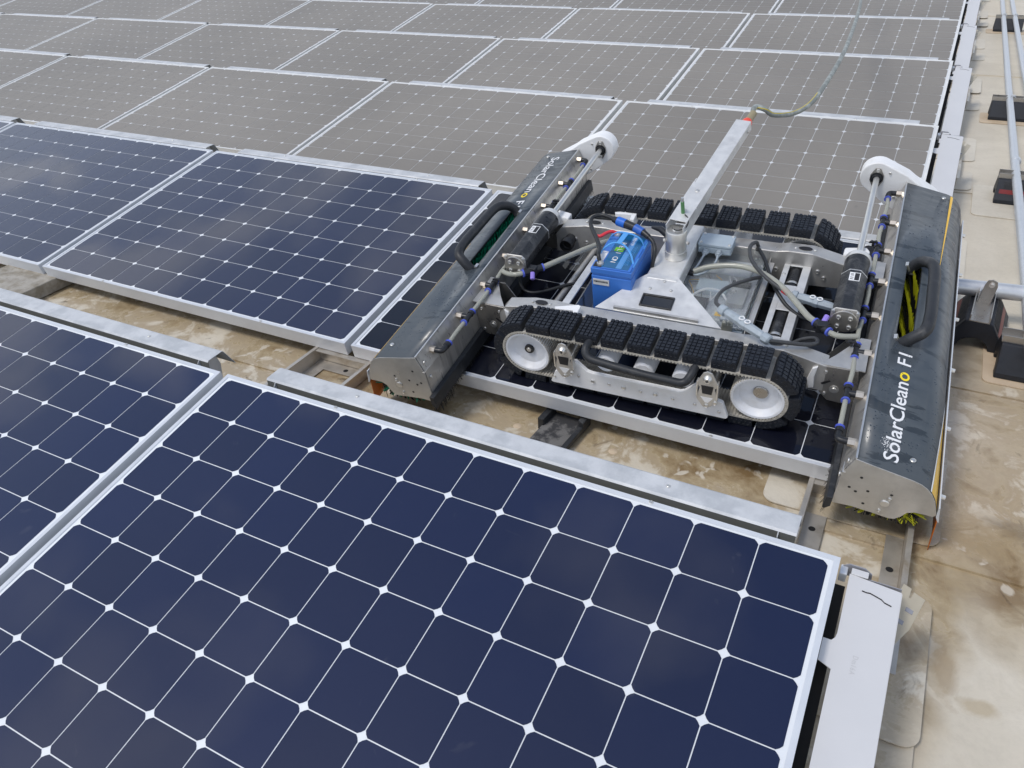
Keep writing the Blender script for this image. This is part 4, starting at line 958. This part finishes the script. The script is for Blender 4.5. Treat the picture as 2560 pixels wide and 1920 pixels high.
    if right:
        lim = lambda v: min(.7585, v)
        # near wedge: white line then yellow, widening towards the viewer
        stripe('white_stripe', B0 + .002, .36, lambda y: lim(.7345 + (y - B0) * .064), lambda y: lim(.7375 + (y - B0) * .064), whitev)
        stripe('yellow_stripe', B0 + .002, .36, lambda y: lim(.7378 + (y - B0) * .064), lambda y: .7590, yellow)
        stripe('yellow_stripe', .80, B1 - .004, lambda y: .6995 + (y - .80) * .024, lambda y: .7000 + (y - .80) * .041, yellow)
    else:
        stripe('yellow_stripe', B0 + .002, .60, lambda y: .7215 - (y - B0) * .004, lambda y: .7245 - (y - B0) * .0055, yellow)
    # lettering
    me, w0, w1 = text_mesh('SolarClean', .0480, whitev, .90, spacing=1.0, bold=.0004 if right else .0002)
    me2, v0, v1 = text_mesh('o', .0480, yellow_txt, .90, bold=.0004)
    me3, u0, u1 = text_mesh('F1', .0480, whitev, .90, bold=.0003)
    Ltot = .372
    sc = Ltot / ((w1 - w0) + (v1 - v0) + .012 + (u1 - u0) + .004)
    slope = math.atan2(.152 - .180, .698 - .574)
    if right:
        base_a, y = .6600, .008; rotz = R(90)
    else:
        base_a, y = .6180 + .0, 1.205; rotz = R(-90)
    q = lambda a: covpt(a) + .0006
    from mathutils import Euler
    def place(m_, off, wid):
        if right: M = Matrix.Translation((base_a, y + off, q(base_a))) @ Euler((0, -slope, 0)).to_matrix().to_4x4() @ Euler((0, 0, R(90))).to_matrix().to_4x4()
        else: M = Matrix.Translation((-.6650, y - off, q(.6650) + .0004)) @ Euler((0, slope, 0)).to_matrix().to_4x4() @ Euler((0, 0, R(-90))).to_matrix().to_4x4()
        ob = bpy.data.objects.new('lettering', m_); COL.objects.link(ob); ob.parent = o; ob.matrix_local = M @ Matrix.Diagonal((sc, 1.0, 1, 1)); return ob
    place(me, 0, 0); place(me2, sc * (w1 + .003), 0); place(me3, sc * (w1 + v1 + .018), 0)
    inst('bolt', bm_mid, o, (X(.690), .035, covpt(.690) + .001)); inst('bolt', bm_mid, o, (X(.690), 1.215, covpt(.690) + .001))
    # water beads left on the cover
    random.seed(21 if right else 22); wb = MB()
    for i in range(420):
        a_ = random.uniform(.585, .735); y = random.choice((random.uniform(0, .42), random.uniform(0, .42), random.uniform(.80, 1.22)))
        if mnoise.noise(Vector((a_ * 18, y * 6, 3 if right else 9))) < -.05: continue
        r_ = random.uniform(.0008, .0024); z_ = covpt(a_) + .0003
        ring_ = [(X(a_ + r_ * math.cos(R(q_))), y + r_ * 1.4 * math.sin(R(q_)), z_ - .22 * r_ * math.cos(R(q_))) for q_ in range(0, 360, 60)]
        wb.add(ring_ + [(X(a_), y, z_ + r_ * .5)], [(k_, (k_ + 1) % 6, 6) for k_ in range(6)])
    part('water_beads', wb, bead_m, o, True, kind='stuff')
    if right:
        sm_ = MB()
        for i in range(120):
            a_ = random.gauss(.632, .007); y = random.gauss(.058, .010); r_ = random.uniform(.0003, .0013); z_ = covpt(a_) + .0010
            sm_.add([(a_ + r_ * random.uniform(.4, 1) * math.cos(R(q_)), y + 1.5 * r_ * random.uniform(.3, 1) * math.sin(R(q_)), z_ + .0002) for q_ in range(0, 360, 60)], [tuple(range(6))])
        part('white_smear', sm_, whitev, o, kind='stuff')
    # handle
    hpts = smooth_path([(X(.622), .792, .145), (X(.640), .790, .178), (X(.662), .768, .200), (X(.681), .725, .208), (X(.684), .60, .209), (X(.684), .50, .209), (X(.677), .452, .201), (X(.652), .436, .184), (X(.624), .438, .150)], 7)
    hd = part('handle', MB().tube(hpts, .0155, 16), rubber2, t, True)
    for y in (.445, .786):
        part('handle_clip', MB().prism([(X(.610), .174), (X(.618), .176), (X(.630), .150), (X(.640), .146), (X(.640), .144), (X(.627), .145)], 'y', y - .009, y + .009), steel_br, hd)
    # rotary brush
    ca, cn = .655, .066
    core = part('brush_core', MB().cyl((X(ca), B0 + .01, cn), (X(ca), B1 - .01, cn), .022, 20), blackp, t, True)
    mcol = yellow_br if right else green_br
    random.seed(5 if right else 6)
    bb = MB(); bk = MB(); turns = .45 if right else 1.2
    for h_ in range(36):
        N_ = 135
        for i in range(N_):
            y = B0 + .0 + (B1 - B0) * i / N_
            ang = 2 * math.pi * (h_ / 36 + turns * (y - B0) / (B1 - B0)) + random.uniform(-.02, .02)
            tgt = bb if (h_ % 2 == 0) else bk
            for k in range(3):
                aa = ang + random.uniform(-.035, .035); r1 = random.uniform(.088, .100) - (.012 if tgt is bk else 0); yy = y + random.uniform(-.002, .002)
                p0 = Vector((ca + .02 * math.cos(aa), yy, cn + .02 * math.sin(aa))); p1 = Vector((ca + r1 * math.cos(aa), yy + random.uniform(-.003, .003), cn + r1 * math.sin(aa)))
                # bristles stay inside the cover
                if p1.z > .004 or True:
                    mxn = covpt(min(max(p1.x, .575), .759)) - .006
                    if p1.z > mxn: p1.z = mxn
                    p1.x = min(p1.x, .752); p1.x = max(p1.x, .580)
                if p1.z < .001: p1.z = .001 if (not right and p1.y > .13) else max(p1.z, -.004)
                ww = .0011
                p0.y = min(max(p0.y, B0 + .004), B1 - .004); p1.y = min(max(p1.y, B0 + .004), B1 - .004)
                p0.x *= sx_; p1.x *= sx_
                tgt.add([p0 + Vector((0, -ww, 0)), p0 + Vector((0, ww, 0)), p1 + Vector((0, ww, 0)), p1 + Vector((0, -ww, 0))], [(0, 1, 2, 3)])
                tgt.add([p0 + Vector((-ww, 0, ww)), p0 + Vector((ww, 0, -ww)), p1 + Vector((ww, 0, -ww)), p1 + Vector((-ww, 0, ww))], [(0, 1, 2, 3)])
    for i in range(120):
        y = B0 + random.uniform(.004, .05); a_ = random.uniform(.60, .735); q0 = Vector((X(a_), y, random.uniform(.03, .05))); q1 = Vector((X(a_ + random.uniform(-.012, .016)), y - random.uniform(.0, .006), random.uniform(-.006 if i % 4 else -.018, .006)))
        tgt = bb if (int(a_ * 60) % 3 == 0 and random.random() < .6) else bk
        tgt.add([q0 + Vector((-.001, 0, 0)), q0 + Vector((.001, 0, 0)), q1 + Vector((.0012, 0, 0)), q1 + Vector((-.0012, 0, 0))], [(0, 1, 2, 3)])
    part('coloured_bristles', bb, mcol, core, kind='stuff'); part('black_bristles', bk, black_br, core, kind='stuff')
    # inner skirt brush
    sk = part('skirt_holder', MB().prism([(X(.547), .052), (X(.533), .050), (X(.528), .010), (X(.534), .008), (X(.545), .020)], 'y', B0 - .018, B1 + .01), rubber2, t, bevel=.001)
    b = MB(); random.seed(3)
    for i in range(900):
        y = B0 - .024 + (B1 - B0 + .03) * i / 900; dx = random.uniform(-.006, .004); dy = random.uniform(-.004, .004); hgt = random.uniform(-.004, .003) - dn
        if y < .06: hgt -= .012; dy -= .003
        a0 = .5305 + random.uniform(-.003, .006)
        b.add([(X(a0), y - .0009, .014), (X(a0), y + .0009, .014), (X(a0 + dx - .003), y + dy + .0006, hgt + .004), (X(a0 + dx - .003), y + dy - .0006, hgt + .004)], [(0, 1, 2, 3)])
    part('skirt_bristles', b, black_br, sk, kind='stuff')
    # gear guard at the far end
    gc = (.482 - (0 if right else -.004), .186)
    pl_ = [(gc[0] + .052 * math.cos(R(a)), gc[1] + .052 * math.sin(R(a))) for a in range(60, 235, 12)] + [(.53, .085), (.60, .045), (.66, .03), (.70, .05), (.70, .11), (.66, .145), (.60, .180), (.575, .199)]
    gg = part('gear_guard', MB().prism([(X(a), n) for a, n in pl_], 'y', 1.254, 1.306), hdpe, t, True, bevel=.003)
    part('shaft_bearing', MB().lathe([(.0095, -.012), (.0135, -.012), (.0145, -.009), (.0145, -.005), (.020, -.004), (.020, 0)], (X(gc[0]), 1.254, gc[1]), 'y', 22), blackp, gg, True)
    part('bearing_flange', MB().prism([(X(gc[0] + x), gc[1] + z) for x, z in ((-.008, .034), (.008, .034), (.021, .010), (.021, -.010), (.008, -.034), (-.008, -.034), (-.021, -.010), (-.021, .010))], 'y', 1.250, 1.2538), steel_dark, gg, bevel=.001)
    for n_ in (-.027, .027): inst('bolt', bm_mid, gg, (X(gc[0]), 1.250, gc[1] + n_), (R(90), 0, 0))
    for a, n_ in ((.520, .205), (.545, .12), (.53, .10)): inst('bolt', bm_small, gg, (X(a), 1.254, n_), (R(90), 0, 0))
    # shaft and gearmotor
    mc = (.484, .186)
    part('drive_shaft', MB().cyl((X(mc[0]), .77, mc[1]), (X(gc[0]), 1.262, gc[1]), .0092, 18), steel_br, t, True)
    part('shaft_clamp', MB().lathe([(.0095, .0), (.0150, .0), (.0160, .002), (.0160, .020), (.0150, .022), (.0095, .022)], (X(mc[0]), .757, mc[1]), 'y', 20), steel_br, t, True)
    gm = thing('brush_motor', '', ''); del gm['label']; del gm['category']; gm.parent = t
    part('gearhead', MB().lathe([(.0001, 0), (.033, 0), (.034, .002), (.034, .082), (.0001, .082)], (X(mc[0]), .655, mc[1]), 'y', 36), motor_m, gm, True)
    part('end_ring', MB().lathe([(.0342, 0), (.0360, .001), (.0360, .016), (.034, .019), (.016, .020), (.0001, .020)], (X(mc[0]), .737, mc[1]), 'y', 36), alu_cast, gm, True)
    oc = []
    for k in range(8):
        a = R(22.5 + 45 * k); oc.append((X(mc[0]) + .0375 * math.cos(a), mc[1] + .0375 * math.sin(a)))
    part('motor_body', MB().prism(oc, 'y', .468, .654), motor_m, gm, bevel=.003)
    part('flange', MB().prism([(x, z) for x, z in oc], 'y', .650, .6545), alu_cast, gm, bevel=.001)
    sqr = [(X(mc[0]) + x, mc[1] + z) for x, z in ((-.026, .036), (.026, .036), (.036, .026), (.036, -.026), (.026, -.036), (-.026, -.036), (-.036, -.026), (-.036, .026))]
    ef = part('end_flange', MB().prism(sqr, 'y', .4625, .4675), steel, gm, bevel=.002)
    part('end_cap', MB().lathe([(.0001, -.006), (.033, -.006), (.0355, -.004), (.0355, 0)], (X(mc[0]), .4625, mc[1] - .002), 'y', 36), steel_dark, ef, True)
    for a in (45, 135, 225, 315): inst('bolt', bm_mid, ef, (X(mc[0]) + .021 * math.cos(R(a)), .4562, mc[1] - .002 + .021 * math.sin(R(a))), (R(90), 0, 0))
    for x, z in ((-.030, .028), (.030, .028)): part('flange_screw', MB().cyl((X(mc[0]) + x, .455, mc[1] + z), (X(mc[0]) + x, .463, mc[1] + z), .0045, 8), steel_br, ef, True)
    # name plate on the motor top
    lb = MB(); zt2 = mc[1] + .0352
    lb.box((X(mc[0]) - .012, .598, zt2 - .0004), (X(mc[0]) + .016, .638, zt2)); lo_ = part('motor_label', lb, whitev, gm)
    k_ = MB(); k_.box((X(mc[0]) + .002, .601, zt2 + .0001), (X(mc[0]) + .014, .635, zt2 + .0004))
    for yy in (.604, .612, .622, .628): k_.box((X(mc[0]) - .009, yy, zt2 + .0001), (X(mc[0]) - .001, yy + .0025, zt2 + .0004))
    part('label_print', k_, dark_pv, lo_)
    # nozzles: nut, tee, collars and tubes
    nut = MB(); nut.tube([(0, 0, 0), (X(-.018), 0, 0)], .0105, 6); nm_ = nut.mesh('nut', brass)
    tee = MB(); tee.tube([(0, -.024, 0), (0, .024, 0)], .0078, 12); tee.tube([(0, 0, 0), (X(.024), 0, 0)], .0072, 12, radii=[.0072, .0090]); tee.tube([(0, -.024, 0), (0, -.013, 0)], .0098, 12); tee.tube([(0, .013, 0), (0, .024, 0)], .0098, 12)
    tm = tee.mesh('tee', blackp, True)
    elb = MB(); elb.tube(smooth_path([(0, .0, 0), (0, -.012, 0), (X(.004), -.022, 0), (X(.024), -.024, 0)], 4), .0082, 12); elb.tube([(0, .0, 0), (0, .013, 0)], .0098, 12); em = elb.mesh('elbow', blackp, True)
    ring = MB(); ring.tube([(0, 0, 0), (0, .003, 0), (0, .0032, 0), (0, .0055, 0)], .0098, 14, radii=[.0098, .0098, .0112, .0112]); rgm = ring.mesh('collar', blue_ring, True)
    NB = [.060, .222, .385, .548, .712, .872, 1.035, 1.198]; ta = .5285; tz = .158
    ends = []
    for i, y in enumerate(NB):
        yy = y - .010
        nz_o = inst('nozzle', tm if 0 < i < 7 else em, t, (X(ta), yy + (.022 if i == 0 else 0), tz), (R(180) if i == 7 else 0, 0, 0))
        inst('nut', nm_, nz_o, (X(.038 if 0 < i < 7 else .040), 0 if 0 < i < 7 else -.024, 0))
        if i not in (0,): 
            c1 = inst('collar', rgm, nz_o, (0, (-.024 if i < 7 else .013), 0), (R(180) if i < 7 else 0, 0, 0))
        if i != 7: inst('collar', rgm, nz_o, (0, .024 if i else .013, 0))
        if i in (2, 5):
            kb = MB(); kb.box((-.004, -.004, .006), (.004, .004, .016)); kb.prism([(-.013, -.006), (-.006, .006), (.0, .002), (.008, .007), (.013, -.004), (.0, -.003)], 'z', .016, .024)
            part('valve_knob', kb, blackp, nz_o, bevel=.002).location = (X(-.014), .012, 0)
    for i in range(7):
        y0, y1 = NB[i] - .010 + (.035 if i == 0 else .024), NB[i + 1] - .010 - (.024 if i + 1 < 7 else .013)
        ww = .004 * math.sin(i * 2.3)
        part('water_tube', MB().tube(smooth_path([(X(ta), y0, tz), (X(ta) + ww * .8, (y0 + y1) / 2, tz + .002), (X(ta), y1, tz)], 6), .0062, 12), clear, t, True)
    return t
hL = housing(-1); hR = housing(1)

# ---- feed tees, valves and tubes on the frame
def tee_valve(p, q, lab):
    p, q = Vector(p), Vector(q); d_ = (q - p).normalized()
    o = part('valve', MB().tube([p, q], .0115, 14), blackp, robot, True)
    m_ = (p + q) / 2; b = MB(); b.box(m_ - Vector((.014, .012, .014)), m_ + Vector((.014, .012, .013))); part('valve_body', b, blackp, o, bevel=.002)
    for e, s in ((p, -1), (q, 1)): part('collar', MB().tube([e, e + d_ * (.005 * s)], .0125, 14), blue_ring, o, True)
    return o, m_
o, m_ = tee_valve((-.452, .452, .172), (-.408, .494, .172), 'l'); part('valve_stem', MB().cyl(m_ + Vector((.004, -.012, 0)), m_ + Vector((.010, -.030, -.012)), .0075, 8), violet, o)
part('feed_tube', MB().tube(smooth_path([(-.405, .497, .172), (-.36, .56, .172), (-.30, .645, .170), (-.255, .70, .165), (-.20, .74, .150)], 6), .0088, 12), clear, robot, True)
part('feed_tube', MB().tube(smooth_path([(-.526, .450, .166), (-.500, .440, .168), (-.475, .440, .171), (-.455, .450, .172)], 5), .0078, 12), clear, robot, True)
o, m_ = tee_valve((.418, .440, .172), (.452, .412, .172), 'r'); part('valve_stem', MB().cyl(m_ + Vector((.0, .010, .004)), m_ + Vector((.006, .034, .012)), .0075, 8), violet, o)
part('feed_tube', MB().tube(smooth_path([(.455, .410, .171), (.475, .405, .168), (.498, .412, .164), (.524, .425, .160)], 5), .0078, 12), clear, robot, True)
part('feed_tube', MB().tube(smooth_path([(.040, .615, .155), (.085, .632, .168), (.15, .640, .178), (.21, .630, .182), (.265, .600, .182), (.315, .556, .180), (.355, .506, .178), (.392, .460, .175), (.416, .442, .173)], 6), .0085, 12), clear, robot, True)
# cables
part('cable', MB().tube(smooth_path([(.322, .288, .208), (.345, .300, .200), (.375, .315, .190), (.410, .335, .178), (.432, .360, .168), (.425, .395, .155), (.395, .402, .140), (.365, .400, .118)], 7), .0055, 10), cable, robot, True)
part('cable_gland', MB().cyl((.361, .400, .112), (.378, .400, .118), .0085, 8), steel_br, robot)
part('cable_gland', MB().cyl((.361, .62, .112), (.378, .62, .118), .0085, 8), steel_br, robot)
part('cable', MB().tube(smooth_path([(.378, .62, .118), (.40, .61, .125), (.43, .59, .14), (.445, .575, .15)], 6), .005, 10), cable_b, robot, True)
part('cable', MB().tube(smooth_path([(.215, .790, .10), (.200, .775, .160), (.194, .752, .195), (.183, .722, .200), (.190, .680, .198), (.213, .635, .195), (.255, .590, .188), (.300, .562, .178), (.332, .548, .168)], 7), .0058, 10), cable, robot, True)
part('cable_sleeve', MB().tube([(.308, .558, .175), (.326, .550, .170)], .0066, 12), red_c, robot, True)
part('cable', MB().tube(smooth_path([(.210, .795, .10), (.198, .770, .150), (.205, .735, .185), (.235, .680, .185), (.262, .620, .175), (.290, .580, .155), (.33, .540, .135), (.38, .505, .13), (.43, .490, .14), (.455, .50, .15)], 7), .0055, 10), cable_b, robot, True)
part('cable_sleeve', MB().tube([(.398, .498, .1335), (.414, .493, .1365)], .0064, 12), blue_ring, robot, True)
part('cable', MB().tube(smooth_path([(.232, .640, .150), (.215, .598, .170), (.180, .550, .180), (.155, .505, .186), (.148, .460, .192), (.152, .425, .198), (.166, .400, .206), (.176, .382, .210)], 7), .0055, 10), cable, robot, True)
part('cable', MB().tube(smooth_path([(-.485, .500, .150), (-.490, .49, .12), (-.470, .462, .105), (-.435, .452, .100), (-.39, .476, .100), (-.34, .520, .100), (-.29, .555, .095)], 6), .0050, 10), cable_b, robot, True)
# grey inline connectors
def connector(p0, p1, r=.0125):
    p0, p1 = Vector(p0), Vector(p1); L = (p1 - p0).length; dd = (p1 - p0) / L; f = lambda s: p0 + dd * (L * s)
    o = part('plug_connector', MB().tube([f(0), f(.02), f(.12), f(.13)], r, 8, radii=[r * .75, r * 1.05, r * 1.1, r * .9]), greyp2, robot, True)
    part('plug_body', MB().tube([f(.13), f(.2), f(.45), f(.47), f(.55), f(.56), f(.8), f(.86)], r, 6, radii=[r * .8, r * .98, r, r * 1.12, r * 1.12, r * .98, r * .9, r * .8]), greyp2, o, False, bevel=.0015)
    part('plug_nut', MB().tube([f(.86), f(.88), f(.98), f(1)], r, 8, radii=[r * .85, r * 1.08, r * 1.02, r * .7]), greyp2, o, True)
    c = f(.5) + Vector((0, 0, r * 1.05))
    b = MB()
    for s in (-1, 1):
        cc = c + dd * (.010 * s); b.tube([cc + Vector((.007 * math.cos(R(a)), .007 * math.sin(R(a)), 0)) for a in range(0, 361, 40)], .0018, 6, False)
    part('locking_clip', b, whitev, o, True)
connector((.172, .384, .212), (.324, .287, .208), .0135)
connector((.334, .553, .168), (.470, .530, .160), .0135)

# ------------------------------------------------------------------ battery (own thing)
def RP(a, b_, n): return RO + EX * a + EY * b_ + EZ * n
bmw = RMW @ Matrix.Translation((-.157, .530, .026)); HB = .224
bat = thing('battery', 'blue box battery with light blue carry strap in the middle of the robot', 'battery', mw=bmw)
hw, hd_ = .0615, .098
case = MB(); case.box((-hw, -hd_, 0), (hw, hd_, HB - .030)); case.box((-hw + .0015, -hd_ + .0015, HB - .030), (hw - .0015, hd_ - .0015, HB - .022)); part('case', case, bat_blue, bat, bevel=.003)
ld = part('lid', MB().box((-hw - .001, -hd_ - .001, HB - .022), (hw + .001, hd_ + .001, HB - .004)).box((-hw + .003, -hd_ + .003, HB - .004), (hw - .003, hd_ - .003, HB)), bat_blue, bat, bevel=.002)
part('face_label', MB().box((-.031, -hd_ + .006, HB), (.050, hd_ - .008, HB + .0008)), bat_lbl, ld)
part('label_band', MB().box((.012, -hd_ + .007, HB + .001), (.027, hd_ - .009, HB + .0013)), bat_lbl2, ld)
part('label_band', MB().box((.0275, -hd_ + .007, HB + .001), (.029, hd_ - .009, HB + .0013)), bat_light, ld)
part('green_mark', MB().prism([(-.022, -.006), (.006, -.006), (.006, .016), (-.022, .016)], 'z', HB + .0010, HB + .0013), green_lbl, ld)
def ltext(s, size, x, y, m_, spacing=1.0, xs=1.0, rz=-90):
    me, w0, w1 = text_mesh(s, size, m_, xs, .0001, spacing=spacing); return inst('lettering', me, ld, (x, y, HB + .0015), (0, 0, R(rz)))
for i, ch in enumerate('RELION'):
    ltext(ch, .023, -.013, .044 - i * .0185 - (.003 if ch == 'O' else 0), whitev)
ltext('RB24V20', .013, .0165, .075, whitev, 1.0, .85)
sm = MB()
for i in range(5):
    sm.box((-.052 + i * .004, .01, HB + .0005), (-.0505 + i * .004, .055, HB + .0009))
for i in range(3): sm.box((.032 + i * .004, -.07, HB + .0012), (.0328 + i * .004, .03, HB + .0014))
part('fine_print', sm, bat_light, ld)
part('terminal_pocket', MB().box((-.056, -.094, HB - .001), (-.030, -.070, HB + .0006)), dark_pv, ld)
part('terminal', MB().lathe([(.0001, .012), (.004, .012), (.006, .006), (.010, .005), (.0105, 0)], (-.038, -.080, HB + .0006), 'z', 16), steel_br, ld, True)
part('terminal', MB().lathe([(.0001, .012), (.004, .012), (.006, .006), (.010, .005), (.0105, 0)], (-.040, .080, HB + .0006), 'z', 16), steel_br, ld, True)
part('warning_label', MB().box((-.057, -.062, HB + .0002), (-.035, -.012, HB + .0010)), whitev, ld)
sk_ = part('barcode_sticker', MB().box((-.056, -hd_ - .0022, HB - .060), (-.006, -hd_ - .0004, HB - .040)), mat('sticker_grey', (.62, .62, .62), .4), bat)
bc = MB(); random.seed(2)
x = -.053
while x < -.010:
    w_ = random.choice((.0006, .001, .0015)); bc.box((x, -hd_ - .0026, HB - .051), (x + w_, -hd_ - .0023, HB - .045)); x += w_ + random.choice((.0007, .0012))
part('barcode', bc, dark_pv, sk_)
# strap: two arches joined by a bar
def strip_tube(pts, w, h, m_, parent, name='strap'):
    pts = smooth_path(pts, 6); b = MB(); vs = []
    for i, p in enumerate(pts):
        t_ = (pts[min(i + 1, len(pts) - 1)] - pts[max(i - 1, 0)]).normalized(); sd_ = t_.cross(Vector((0, 0, 1)))
        sd_ = sd_.normalized() if sd_.length > .2 else Vector((1, 0, 0)); u_ = sd_.cross(t_)
        for a_, c_ in ((-1, -1), (1, -1), (1, 1), (-1, 1)): vs.append(p + sd_ * a_ * w / 2 + u_ * c_ * h / 2)
    n = len(pts); fs = [(i * 4 + k, i * 4 + (k + 1) % 4, i * 4 + 4 + (k + 1) % 4, i * 4 + 4 + k) for i in range(n - 1) for k in range(4)] + [(3, 2, 1, 0), ((n - 1) * 4, (n - 1) * 4 + 1, (n - 1) * 4 + 2, (n - 1) * 4 + 3)]
    b.add(vs, fs); return part(name, b, m_, parent, bevel=.0008)
st_ = strip_tube([(-.060, .052, HB - .006), (-.045, .052, HB + .018), (-.02, .050, HB + .032), (.02, .046, HB + .032), (.045, .044, HB + .020), (.058, .042, HB - .004)], .0055, .003, bat_light, bat)
strip_tube([(-.060, -.030, HB - .006), (-.045, -.022, HB + .018), (-.02, -.010, HB + .032), (.012, -.012, HB + .030), (.040, -.035, HB + .018), (.056, -.058, HB - .004)], .0055, .003, bat_light, st_, 'strap_arm')
strip_tube([(.0, .050, HB + .033), (-.002, .02, HB + .033), (-.004, -.011, HB + .033)], .016, .003, bat_light, st_, 'strap_grip')
part('strap_hinge', MB().box((.055, .030, HB - .006), (.0605, .070, HB - .001)), bat_light, bat, bevel=.002)
part('strap_hinge', MB().box((.055, -.070, HB - .006), (.0605, -.020, HB - .001)), bat_light, bat, bevel=.002)
# battery cable with blue-black connector
cb_ = thing('battery_cable', 'looping black cable with blue and black plug above the battery', 'cable', mw=RMW)
L1 = smooth_path([(-.195, .450, .252), (-.204, .462, .272), (-.215, .500, .272), (-.242, .548, .272), (-.268, .588, .272), (-.288, .622, .274), (-.290, .652, .276), (-.268, .668, .277), (-.240, .662, .277), (-.222, .652, .277)], 7)
part('cable', MB().tube(L1, .0062, 12), cable_b, cb_, True)
def seg(pa, pb, r0, r1, m_, n=14): return part('plug', MB().tube([pa, pb], r0, n, radii=[r0, r1]), m_, cb_, True)
pc = [Vector(v) for v in ((-.224, .653, .277), (-.208, .648, .276), (-.180, .640, .274), (-.146, .628, .272), (-.118, .616, .268), (-.096, .604, .262))]
seg(pc[0], pc[1], .009, .0125, blackp); seg(pc[1], pc[2], .0145, .0145, mat('plug_blue', srgb(38, 104, 200), .4)); seg(pc[2], pc[3], .0135, .0125, blackp, 12); seg(pc[3], pc[4], .0135, .012, mat('plug_blue_b', srgb(50, 98, 180), .45)); seg(pc[4], pc[5], .010, .008, blackp)
part('cable', MB().tube(smooth_path([pc[5], (-.078, .590, .254), (-.066, .565, .240), (-.068, .545, .20), (-.074, .545, .15)], 6), .0062, 12), cable_b, cb_, True)
part('red_lead', MB().tube(smooth_path([(-.255, .575, .262), (-.238, .572, .264), (-.225, .590, .266), (-.212, .605, .264), (-.200, .608, .258)], 6), .0052, 10), red_c, cb_, True)

# ------------------------------------------------------------------ water hose, hanging free from the arm tip
hp = [(-.566, 2.434, .575), (-.5665, 2.458, .588), (-.559, 2.49, .592), (-.529, 2.504, .586), (-.501, 2.533, .568), (-.445, 2.604, .564), (-.407, 2.705, .579), (-.387, 2.889, .620), (-.387, 3.184, .648), (-.413, 3.585, .652), (-.455, 4.099, .636), (-.516, 4.739, .617), (-.634, 5.774, .614), (-.80, 7.1, .70), (-.95, 8.4, .92)]
tip = RMW @ (A1 + rgt * .007 + d * .058)
off = tip - Vector(hp[0]); N_ = len(hp)
hp2 = [Vector(p) + off * max(0, 1 - i / 5) for i, p in enumerate(hp)]
ht = thing('water_hose', 'long grey green water hose hanging from the mast tip over the dusty panels', 'hose', tuple(hp2[0]))
loc = [p - hp2[0] for p in smooth_path(hp2, 9)]
part('hose', MB().tube(loc, .0082, 14), hose_m, ht, True)
st2 = []
for i, p in enumerate(loc[:58]):
    if i < 6: continue
    t_ = (loc[i + 1] - loc[i - 1]).normalized(); side = t_.cross(Vector((0, 0, 1))).normalized(); u2 = side.cross(t_); a = R(-60 + i * 3)
    st2.append(p + (side * math.cos(a) + u2 * math.sin(a)) * .0076)
part('yellow_stripe', MB().tube(st2, .0016, 6), hose_y, ht, True)

# ------------------------------------------------------------------ tidy the tree: thing > part > sub-part
main = {'track': 'belt', 'brush_unit': 'cover', 'mast': 'base_tube', 'brush_motor': 'motor_body'}
final = {'track': 'track', 'brush_unit': 'brush_cover', 'mast': 'mast', 'brush_motor': 'brush_motor'}
bpy.context.view_layer.update()
def base(n): return n.split('.')[0]
for e in [o for o in bpy.data.objects if o.type == 'EMPTY' and base(o.name) in main and o.parent is not None]:
    if base(e.name) == 'brush_motor': continue
    kids = list(e.children); key = [k for k in kids if base(k.name) == main[base(e.name)]][0]
    off = e.location.copy(); up_ = e.parent; nm = final[base(e.name)]
    for k in kids:
        if k is key: continue
        if base(k.name) == 'brush_motor':
            kk = list(k.children); mb_ = [q for q in kk if base(q.name) == 'motor_body'][0]
            for q in kk:
                if q is not mb_: q.parent = mb_
            mb_.parent = up_; mb_.location = mb_.location + off; bpy.data.objects.remove(k, do_unlink=True); mb_.name = 'brush_motor'
            continue
        if k.children and base(e.name) != 'track' or base(k.name) in ('wheel', 'guide_plate', 'axle_bracket'):
            k.parent = up_; k.location = k.location + off       # a part of its own with sub-parts
        else: k.parent = key
    key.parent = up_; key.location = key.location + off
    bpy.data.objects.remove(e, do_unlink=True); key.name = nm
def depth(o):
    n = 0
    while o.parent is not None: o = o.parent; n += 1
    return n
bpy.context.view_layer.update()
for o in [o for o in bpy.data.objects if depth(o) > 2]:
    p = o
    while depth(p) > 1: p = p.parent
    M = Matrix.Identity(4); q = o
    while q is not p: M = q.matrix_local @ M; q = q.parent
    o.parent = p; o.matrix_parent_inverse = Matrix.Identity(4); o.matrix_basis = M
